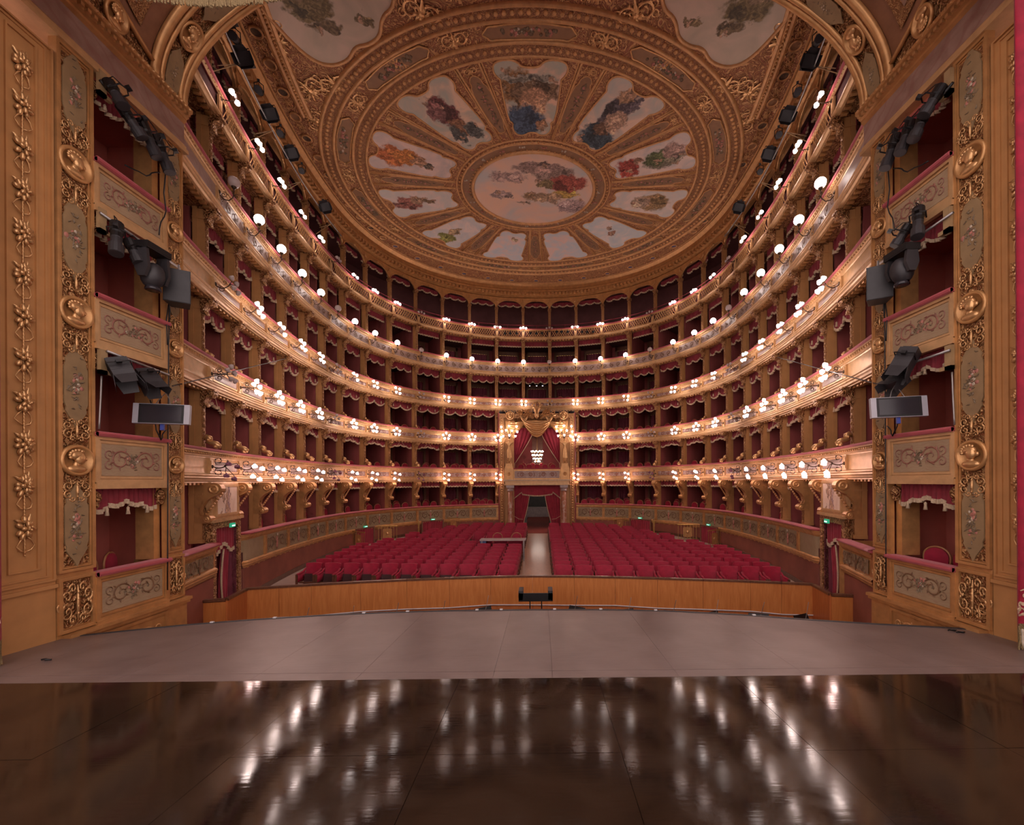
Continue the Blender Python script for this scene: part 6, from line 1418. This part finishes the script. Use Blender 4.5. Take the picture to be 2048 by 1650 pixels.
SPOTS = {-1: dict(top=[((216, 163), (247, 213)), ((240, 209), (286, 277)), ((281, 240), (315, 316)), ((311, 272), (340, 346))], mid=[((234, 446), (232, 508)), ((257, 480), (279, 527))], flood=[((232, 722), (262, 775)), ((285, 744), (318, 786))],
                  head=(306, 550), base=(318, 512), spk=(357, 577), mon=(324, 828), pipes=[((200, 160), (340, 330)), ((200, 425), (360, 537)), ((214, 702), (338, 750))], brk=[(203, 168), (203, 442), (205, 724)]),
         1: dict(top=[((1884, 172), (1846, 232)), ((1852, 222), (1826, 280)), ((1822, 244), (1800, 306)), ((1794, 270), (1770, 337))], mid=[((1837, 416), (1835, 474)), ((1818, 450), (1790, 493))], flood=[((1822, 700), (1788, 760)), ((1803, 752), (1772, 782))],
                 head=(1803, 540), base=(1812, 504), spk=(1757, 570), mon=(1797, 814), pipes=[((1906, 165), (1772, 325)), ((1906, 425), (1755, 530)), ((1900, 700), (1770, 745))], brk=[(1898, 165), (1896, 440), (1899, 715)])}
for s in (-1, 1):
    S = SPOTS[s]; sd = side(s); X0 = s * 7.52
    for q, (pa, pb) in enumerate(S['top']):
        profile_spot(at_x(*pa, s * 7.56), at_x(*pb, s * 7.34), .108, f'black profile spotlight in the topmost stage box, {ORD[q + 1]} from the garlanded pier, {sd}', 'profile spotlights of the topmost stage boxes')
    for q, (pa, pb) in enumerate(S['mid']):
        profile_spot(at_x(*pa, s * 7.50), at_x(*pb, s * 7.32), .105, f'worn profile spotlight {("farther from", "right beside")[q]} the moving head, {sd}', 'profile spotlights beside the moving heads')
    for q, (pa, pb) in enumerate(S['flood']):
        flood(at_x(*pa, s * 7.50), at_x(*pb, s * 7.20), .15, f'black barn-door flood {("nearer the garlanded pier", "nearer the monitor")[q]}, {sd}', 'barn-door floods over the monitors', s)
    for q, (pa, pb) in enumerate(S['pipes']):
        a, b = at_x(*pa, s * 7.60), at_x(*pb, s * 7.60); mb = MB(); c = (a + b) / 2; mb.tube([a - c, b - c], .024, 8)
        tag(mb.build('lighting_pipe', 'steel' if q else 'black', None, True, loc=c), f'{("dark", "short grey", "worn grey")[q]} lighting pipe in the {("topmost", "third-rail", "second-rail")[q]} stage box opening, {sd}', 'pipe', 'lighting pipes of the stage boxes')
    for q, pb in enumerate(S['brk']):
        p = at_x(*pb, s * 7.66); mb = MB(); mb.box(-.035, .035, -.06, .06, -.22, .22); mb.box(-.035, .035, -.06, .16 , -.22, -.15)
        o = mb.build('mounting_bracket', 'beige', None, False, loc=p); tag(o, f'beige mounting bracket at the {("topmost", "third", "second")[q]} stage box, {sd}', 'bracket', 'beige mounting brackets')
    # moving head
    hp, bp = at_x(*S['head'], s * 7.28), at_x(*S['base'], s * 7.32)
    mh = thing('moving_head_light', hp, -s * PI / 2, f'big dark moving-head light hanging beside the loudspeaker, {sd}', 'spotlight', 'moving-head lights'); up = bp.z - hp.z
    mb = MB(); mb.box(-.26, .26, -.14, .14, up - .05, up + .08); mb.box(-.24, .24, -.145, -.13, up - .02, up + .05); mb.build('base_unit', 'black', mh)
    for e in (-1, 1): mb = MB(); prism_x(mb, [(-.10, up - .05), (.10, up - .05), (.13, .05), (.06, -.12), (-.06, -.12), (-.13, .05)], e * .22 - .03, e * .22 + .03); mb.build('yoke_arm', 'dkgrey', mh)
    mb = MB(); mb.ball((0, 0, -.02), .20, 14, 10, (.92, .95, 1.25), Matrix.Rotation(.25, 4, 'X')); mb.build('lamp_head', 'dkgrey', mh, True)
    mb = MB(); mb.lathe([(.12, -.24), (.13, -.30), (.11, -.31), (.001, -.29)], 14); mb.build('front_lens', 'screen', mh, True)
    # loudspeaker
    p = at_x(*S['spk'], s * 7.30); T = Matrix.Translation(p) @ Matrix.Rotation(s * -.55, 4, 'Z'); sp = tthing('loudspeaker', T, f'black loudspeaker cabinet hung at the narrow pilaster, {sd}', 'loudspeaker', 'loudspeakers at the pilasters')
    mb = MB(); prism_z(mb, [(-.22, -.16), (.22, -.16), (.15, .22), (-.15, .22)], -.34, .34); mb.build('cabinet', 'black', sp)
    mb = MB(); mb.box(-.21, .21, -.175, -.158, -.33, .33); mb.build('grille', 'dkgrey', sp)
    mb = MB(); mb.tube([(0, .05, .34), (0, .05, .52)], .02, 6); mb.box(-.1, .1, 0, .1, .34, .36); mb.build('hanger', 'steel', sp)
    # monitor
    p = at_x(*S['mon'], s * 7.25); T = Matrix.Translation(p) @ Matrix.Rotation(s * -.30, 4, 'Z') @ Matrix.Rotation(-.12, 4, 'X'); mo_ = tthing('flat_monitor', T, f'silver-sided flat monitor with dark screen hung at the narrow pilaster, {sd}', 'monitor', 'flat monitors at the pilasters')
    mb = MB(); mb.box(-.46, .46, -.02, .06, -.20, .20); mb.build('case', 'silver', mo_)
    mb = MB(); mb.box(-.365, .365, -.026, -.018, -.19, .19); mb.build('bezel', 'black', mo_)
    mb = MB(); mb.box(-.33, .33, -.03, -.024, -.155, .155); mb.build('screen', 'screen', mo_)
    mb = MB()
    for e in (-.12, .12): mb.tube([(e, .02, .20), (e * .6, .06, .34), (0, .08, .46)], .008, 5)
    mb.build('safety_chain', 'steel', mo_); mb = MB(); mb.box(-.03, .03, .02, .07, -.32, -.2); mb.build('plug', 'bluep', mo_)
    # sockets strip and cables in the topmost box
    p = at_x(235 if s < 0 else 1870, 308 if s < 0 else 305, s * 8.6); mb = MB(); o = thing('socket_strip', (s * 9.15, 8.1, 10.6), -s * PI / 2, f'grey strip of power sockets inside the topmost stage box, {sd}', 'socket strip', 'socket strips of the stage boxes')
    mb.box(-.55, .55, -.04, .03, -.07, .07); mb.build('strip', 'silver', o)
    for q in range(5): mb = MB(); mb.lathe([(.05, 0), (.05, .06), (.03, .09)], 8, Matrix.Translation((-.42 + q * .21, -.04, 0)) @ RX90); mb.build('socket', 'white' if q % 2 else 'bluep', o)
    for q, pts in enumerate([[(330, 290), (330, 420), (318, 470)], [(338, 640), (336, 560), (338, 520)], [(335, 690), (333, 640), (338, 600), (336, 880), (335, 1180)], [(250, 330), (290, 350), (320, 345)], [(300, 800), (320, 880), (333, 860)], [(203, 752), (201, 800), (198, 858)]]):
        pp2 = [((2107 - x if s > 0 else x), (y - 8 if s > 0 else y)) for x, y in pts]; w = [at_x(x, y, s * (7.62 if q in (2,) else (7.67 if q == 5 else 7.55))) for x, y in pp2]; c = w[0].copy(); mb = MB()
        sm = []
        for i in range(len(w) - 1):
            for t_ in (0, .25, .5, .75): v = w[i].lerp(w[i + 1], t_); v.y += (.03 * sin(i + t_ * 6) if q not in (2, 5) else 0); sm.append(v - c)
        sm.append(w[-1] - c); mb.tube(sm, .012 if q != 5 else .016, 5)
        tag(mb.build('hanging_cable', 'black' if q != 5 else 'steel', None, True, loc=c), f'{("cable at the topmost spots", "cable above the moving head", "long black cable down the narrow pilaster", "slack cable in the topmost box", "cable loop by the monitor", "thin grey rod at the second rail")[q]}, {sd}', 'cable', 'hanging cables and rods of the stage boxes')
    # long thin rod from the pilaster to the fourth tier soffit
    a = at_x(345 if s < 0 else 1762, 772 if s < 0 else 770, s * 7.62); x, y, th = frame(s * COLS[10], -.02); b = Vector((x, y, BOT[4] - .10)); mb = MB(); mb.tube([Vector((0, 0, 0)), b - a], .012, 6); mb.tube([b - a + Vector((-.0, -.15, .05)), b - a + Vector((0, .15, -.05))], .02, 5)
    tag(mb.build('stay_rod', 'black', None, False, loc=a), f'long thin black stay rod from the monitor to the fourth-tier soffit, {sd}', 'rod', 'stay rods of the proscenium')
    # chairs in the lowest stage boxes
    for q, (dy, w_) in enumerate(((.1, 'nearer'), (.62, 'farther'))):
        clone(CHAIR, 'box_chair', (s * 8.40, 7.95 + dy, 1.70), -s * PI / 2 + (.4 if q else -.3), f'red gilt chair in the lowest stage box, {w_} the tiers, {sd}' if q else f'red gilt chair in the lowest stage box, by the garlanded pier, {sd}', 'chair', 'chairs in the lowest stage boxes')
    # valances of the stage boxes
    for q in range(4):
        r = clone([('valance_cloth', VM[3][0] if q else VM[2][0]), ('fringe', VM[3][1] if q else VM[2][1])], 'valance', (s * (WX + .12), 8.36 + (0 if s < 0 else -.16), LBOT[q + 1] - .09), -s * PI / 2, f'dark red fringed valance over the {("lowest", "second", "third", "topmost")[q]} stage box, {sd}', 'valance', 'valances of the stage boxes', (.80, 1, 1.05 if q == 0 else .8))
        for e in (-.5, 0, .5): put('tassel', tass, r, (e, -.04, -.34))
# ------------------------------------------------------------------ stage curtains
for s in (-1, 1):
    xi, yi = (7.27, 5.95) if s < 0 else (7.40, 6.22)
    c = thing('stage_curtain', (s * xi, yi, stage_z(yi)), 0, 'crimson stage curtain with gold embroidery and bullion fringe, ' + side(s), 'curtain', 'stage curtain sides')
    fd = lambda u: .10 * sin(u * PI * 9)
    mb = MB(); mb.grid(60, 8, lambda u, v: (s * 2.2 * u, fd(u) - .0, .34 + 11.2 * v)); mb.build('curtain_cloth', 'velvet_seat', c, True)
    mb = MB(); f2 = lambda x, z: fd(x * s / 2.2) - .012 if 0 <= x * s <= 2.2 else 0
    for q in range(9):
        cx = s * (.12 + q * .24); ribbon(mb, spiral(cx, .56, .13, .02, .3 + q, 1.4, 20), .02, .012, f2); ribbon(mb, spiral(cx + s * .08, .80, .09, .015, 2.5 - q, -1.3, 16), .016, .01, f2)
        for a in range(5): leafy(mb, cx, .50 + .05 * a, a * 1.3 + q, .14, .025, f2)
    mb.build('embroidery', 'fringe', c)
    mb = MB()
    for q in range(150): u = q / 150; mb.tube([(s * 2.2 * u, fd(u) - .01, .36), (s * 2.2 * u + random.uniform(-.01, .01), fd(u) - .02, .18), (s * 2.2 * u + random.uniform(-.03, .03), fd(u) - .02 + random.uniform(-.02, .01), .01)], .011, 4)
    tag(mb.build('bullion_fringe', 'fringe_gold', c), kind='stuff')
    mb = MB(); mb.lathe([(.01, .30), (.03, .26), (.015, .22), (.03, .18), (.015, .14), (.028, .12), (.035, .02)], 8, Matrix.Translation((s * .10, fd(.045) - .06, 0))); mb.build('tassel', 'cream', c, True)
# swagged valance across the top of the stage opening
VY = 6.15; low = [at_y(x, y, VY) for x, y in ((60, -60), (180, -28), (280, 2), (360, 13), (440, 19), (520, 11), (600, -1), (720, -30), (860, -60))]
tv = thing('stage_valance', (0, VY, 12.0), 0, 'crimson swagged stage valance with deep gold fringe above the stage opening', 'valance')
def zl(x):
    for a, b in zip(low, low[1:]):
        if a.x <= x <= b.x: return a.z + (b.z - a.z) * (x - a.x) / (b.x - a.x)
    return low[0].z if x < low[0].x else (low[-1].z + .15)
mb = MB(); mb.grid(120, 5, lambda u, v: (-7.6 + 15.2 * u, .04 * sin(u * 300), (zl(-7.6 + 15.2 * u) + .30 - 12.0) * (1 - v) + 1.2 * v)); mb.build('valance_cloth', 'velvet_seat', tv, True)
mb = MB()
for q in range(700):
    x = -7.55 + 15.1 * q / 700; z = zl(x) - 12.0; mb.tube([(x, -.03, z + .33), (x + random.uniform(-.008, .008), -.035, z + .1), (x + random.uniform(-.02, .02), -.03 + random.uniform(-.01, .01), z + random.uniform(-.02, .01))], .014, 4)
tag(mb.build('bullion_fringe', 'fringe_gold', tv), kind='stuff')

# ------------------------------------------------------------------ spotlights along the gallery
for s in (-1, 1):
    pp3 = path(15.5 * s, 26.0 * s, .5); mb = MB(); mb.tube([(x - .60 * nx, y - .60 * ny, 15.95) for x, y, nx, ny in pp3], .03, 6)
    g = tag(mb.build('gallery_pipe', 'steel', None, True), f'long curved lighting pipe in front of the gallery arcade, {side(s)}', 'pipe', 'curved lighting pipes of the gallery')
    mb = MB()
    for q in (16.5, 19.3, 21.8, 24.2):
        for dq, dz in ((0, -.1), (.35, -.6)):
            x, y, th = frame(q * s, -.60); x2, y2, _ = frame((q + dq) * s, -.05); mb.tube([(x, y, 15.95), (x2, y2, 15.85 + dz)], .014, 4)
    mb.build('strut', 'beige', g)
    for q, sq in enumerate((25.1, 24.5, 23.9, 22.9, 22.0, 21.2, 20.3, 19.4, 17.2)):
        x, y, th = frame(sq * s, -.66); a = Vector((x, y, 16.30)); d = Vector((-s * .35, -.75, -.55)); b = a + d.normalized() * (.70 if q % 3 else .55)
        if q % 2: profile_spot(a, b, .11, f'black profile spotlight on the gallery pipe, {ORD[q + 1]} from the arch, {side(s)}', 'spotlights on the gallery pipes')
        else: flood(a, b, .19, f'black barn-door spotlight on the gallery pipe, {ORD[q + 1]} from the arch, {side(s)}', 'spotlights on the gallery pipes', s)
for q, px in enumerate((1010, 1021, 1033, 1061, 1073, 1084, 1113, 1123, 1135, 1164, 1174, 1186)):
    p = at_y(px, 667 - (3 if px > 1100 else 0), 29.2); o = tthing('small_spotlight', orient(p, Vector((0, -1, -.25))), f'small black spotlight clamped under the gallery rail, {ORD[q + 1]} from the table side', 'spotlight', 'small spotlights under the gallery rail')
    ymesh([(.07, 0), (.09, .05), (.09, .20), (.07, .22)], 8).build('lamp_house', 'black', o, True); ymesh([(.07, .215), (.001, .21)], 8).build('lens', 'dkgrey', o); mb = MB(); mb.tube([(0, .1, .09), (0, .05, .2), (0, -.25, .2)], .012, 4); mb.build('clamp', 'black', o)
# gallery benches and blue steps
for (j, s0, s1) in bays(6):
    c = (s0 + s1) / 2
    if abs(j) <= 4:
        for q in range(3):
            x, y, th = frame(c, 1.0 + q * .5); mb = MB()
            if j == -4 or q == 0 or True:
                key = f'b{q}'
                if key not in globals():
                    for sx in (-1, 1):
                        pass
                    mb.box(-.85, .85, 0, .3, 0, .42); mb.box(-.85, .85, .26, .32, .42, .85); globals()[key] = mb.mesh('bench_body', 'bench')
                    mb = MB()
                    for t_ in range(4): mb.box(-.7 + t_ * .45, -.64 + t_ * .45, .25, .262, .60, .68)
                    globals()[key + 'n'] = mb.mesh('seat_number', 'cream')
            clone([('bench_body', globals()[f'b{q}']), ('seat_number', globals()[f'b{q}n'])], 'gallery_bench', (x, y, BOT[6] + .14 + q * .28), th, (f'{ORD[q + 1]} row dark bench behind {ORD[abs(j)]} gallery arch from the centre, {side(j)}' if j else f'{ORD[q + 1]} row dark bench behind the middle gallery arch'), 'bench', 'benches of the gallery')
    elif 7 <= abs(j) <= 12:
        sg = 1 if j > 0 else -1; x, y, th = frame(c, .9); mb = MB()
        for q in range(5): mb.box(-.8, .8, q * .26, q * .26 + .24, q * .22, q * .22 + .06)
        o = tag(mb.build('blue_steps', 'bluebench', None, False, loc=(x, y, BOT[6] + .4)), f'blue wooden gallery steps behind {ORD[abs(j)]} gallery arch from the centre, {side(j)}', 'steps', 'blue steps of the gallery'); o.rotation_euler = (0, 0, th)
mb = MB()
pg = path(-SMAX, SMAX, .5); mb.tube([(x - .18 * nx, y - .18 * ny, RAIL[6] + .28) for x, y, nx, ny in pg], .014, 5)
for q in range(-12, 13):
    x, y, th = frame(q * 2.05, -.18); mb.tube([(x, y, RAIL[6] - .02), (x, y, RAIL[6] + .28)], .012, 4)
mb.build('safety_rail', 'velvet', tiers[(6, 0)], False, True)
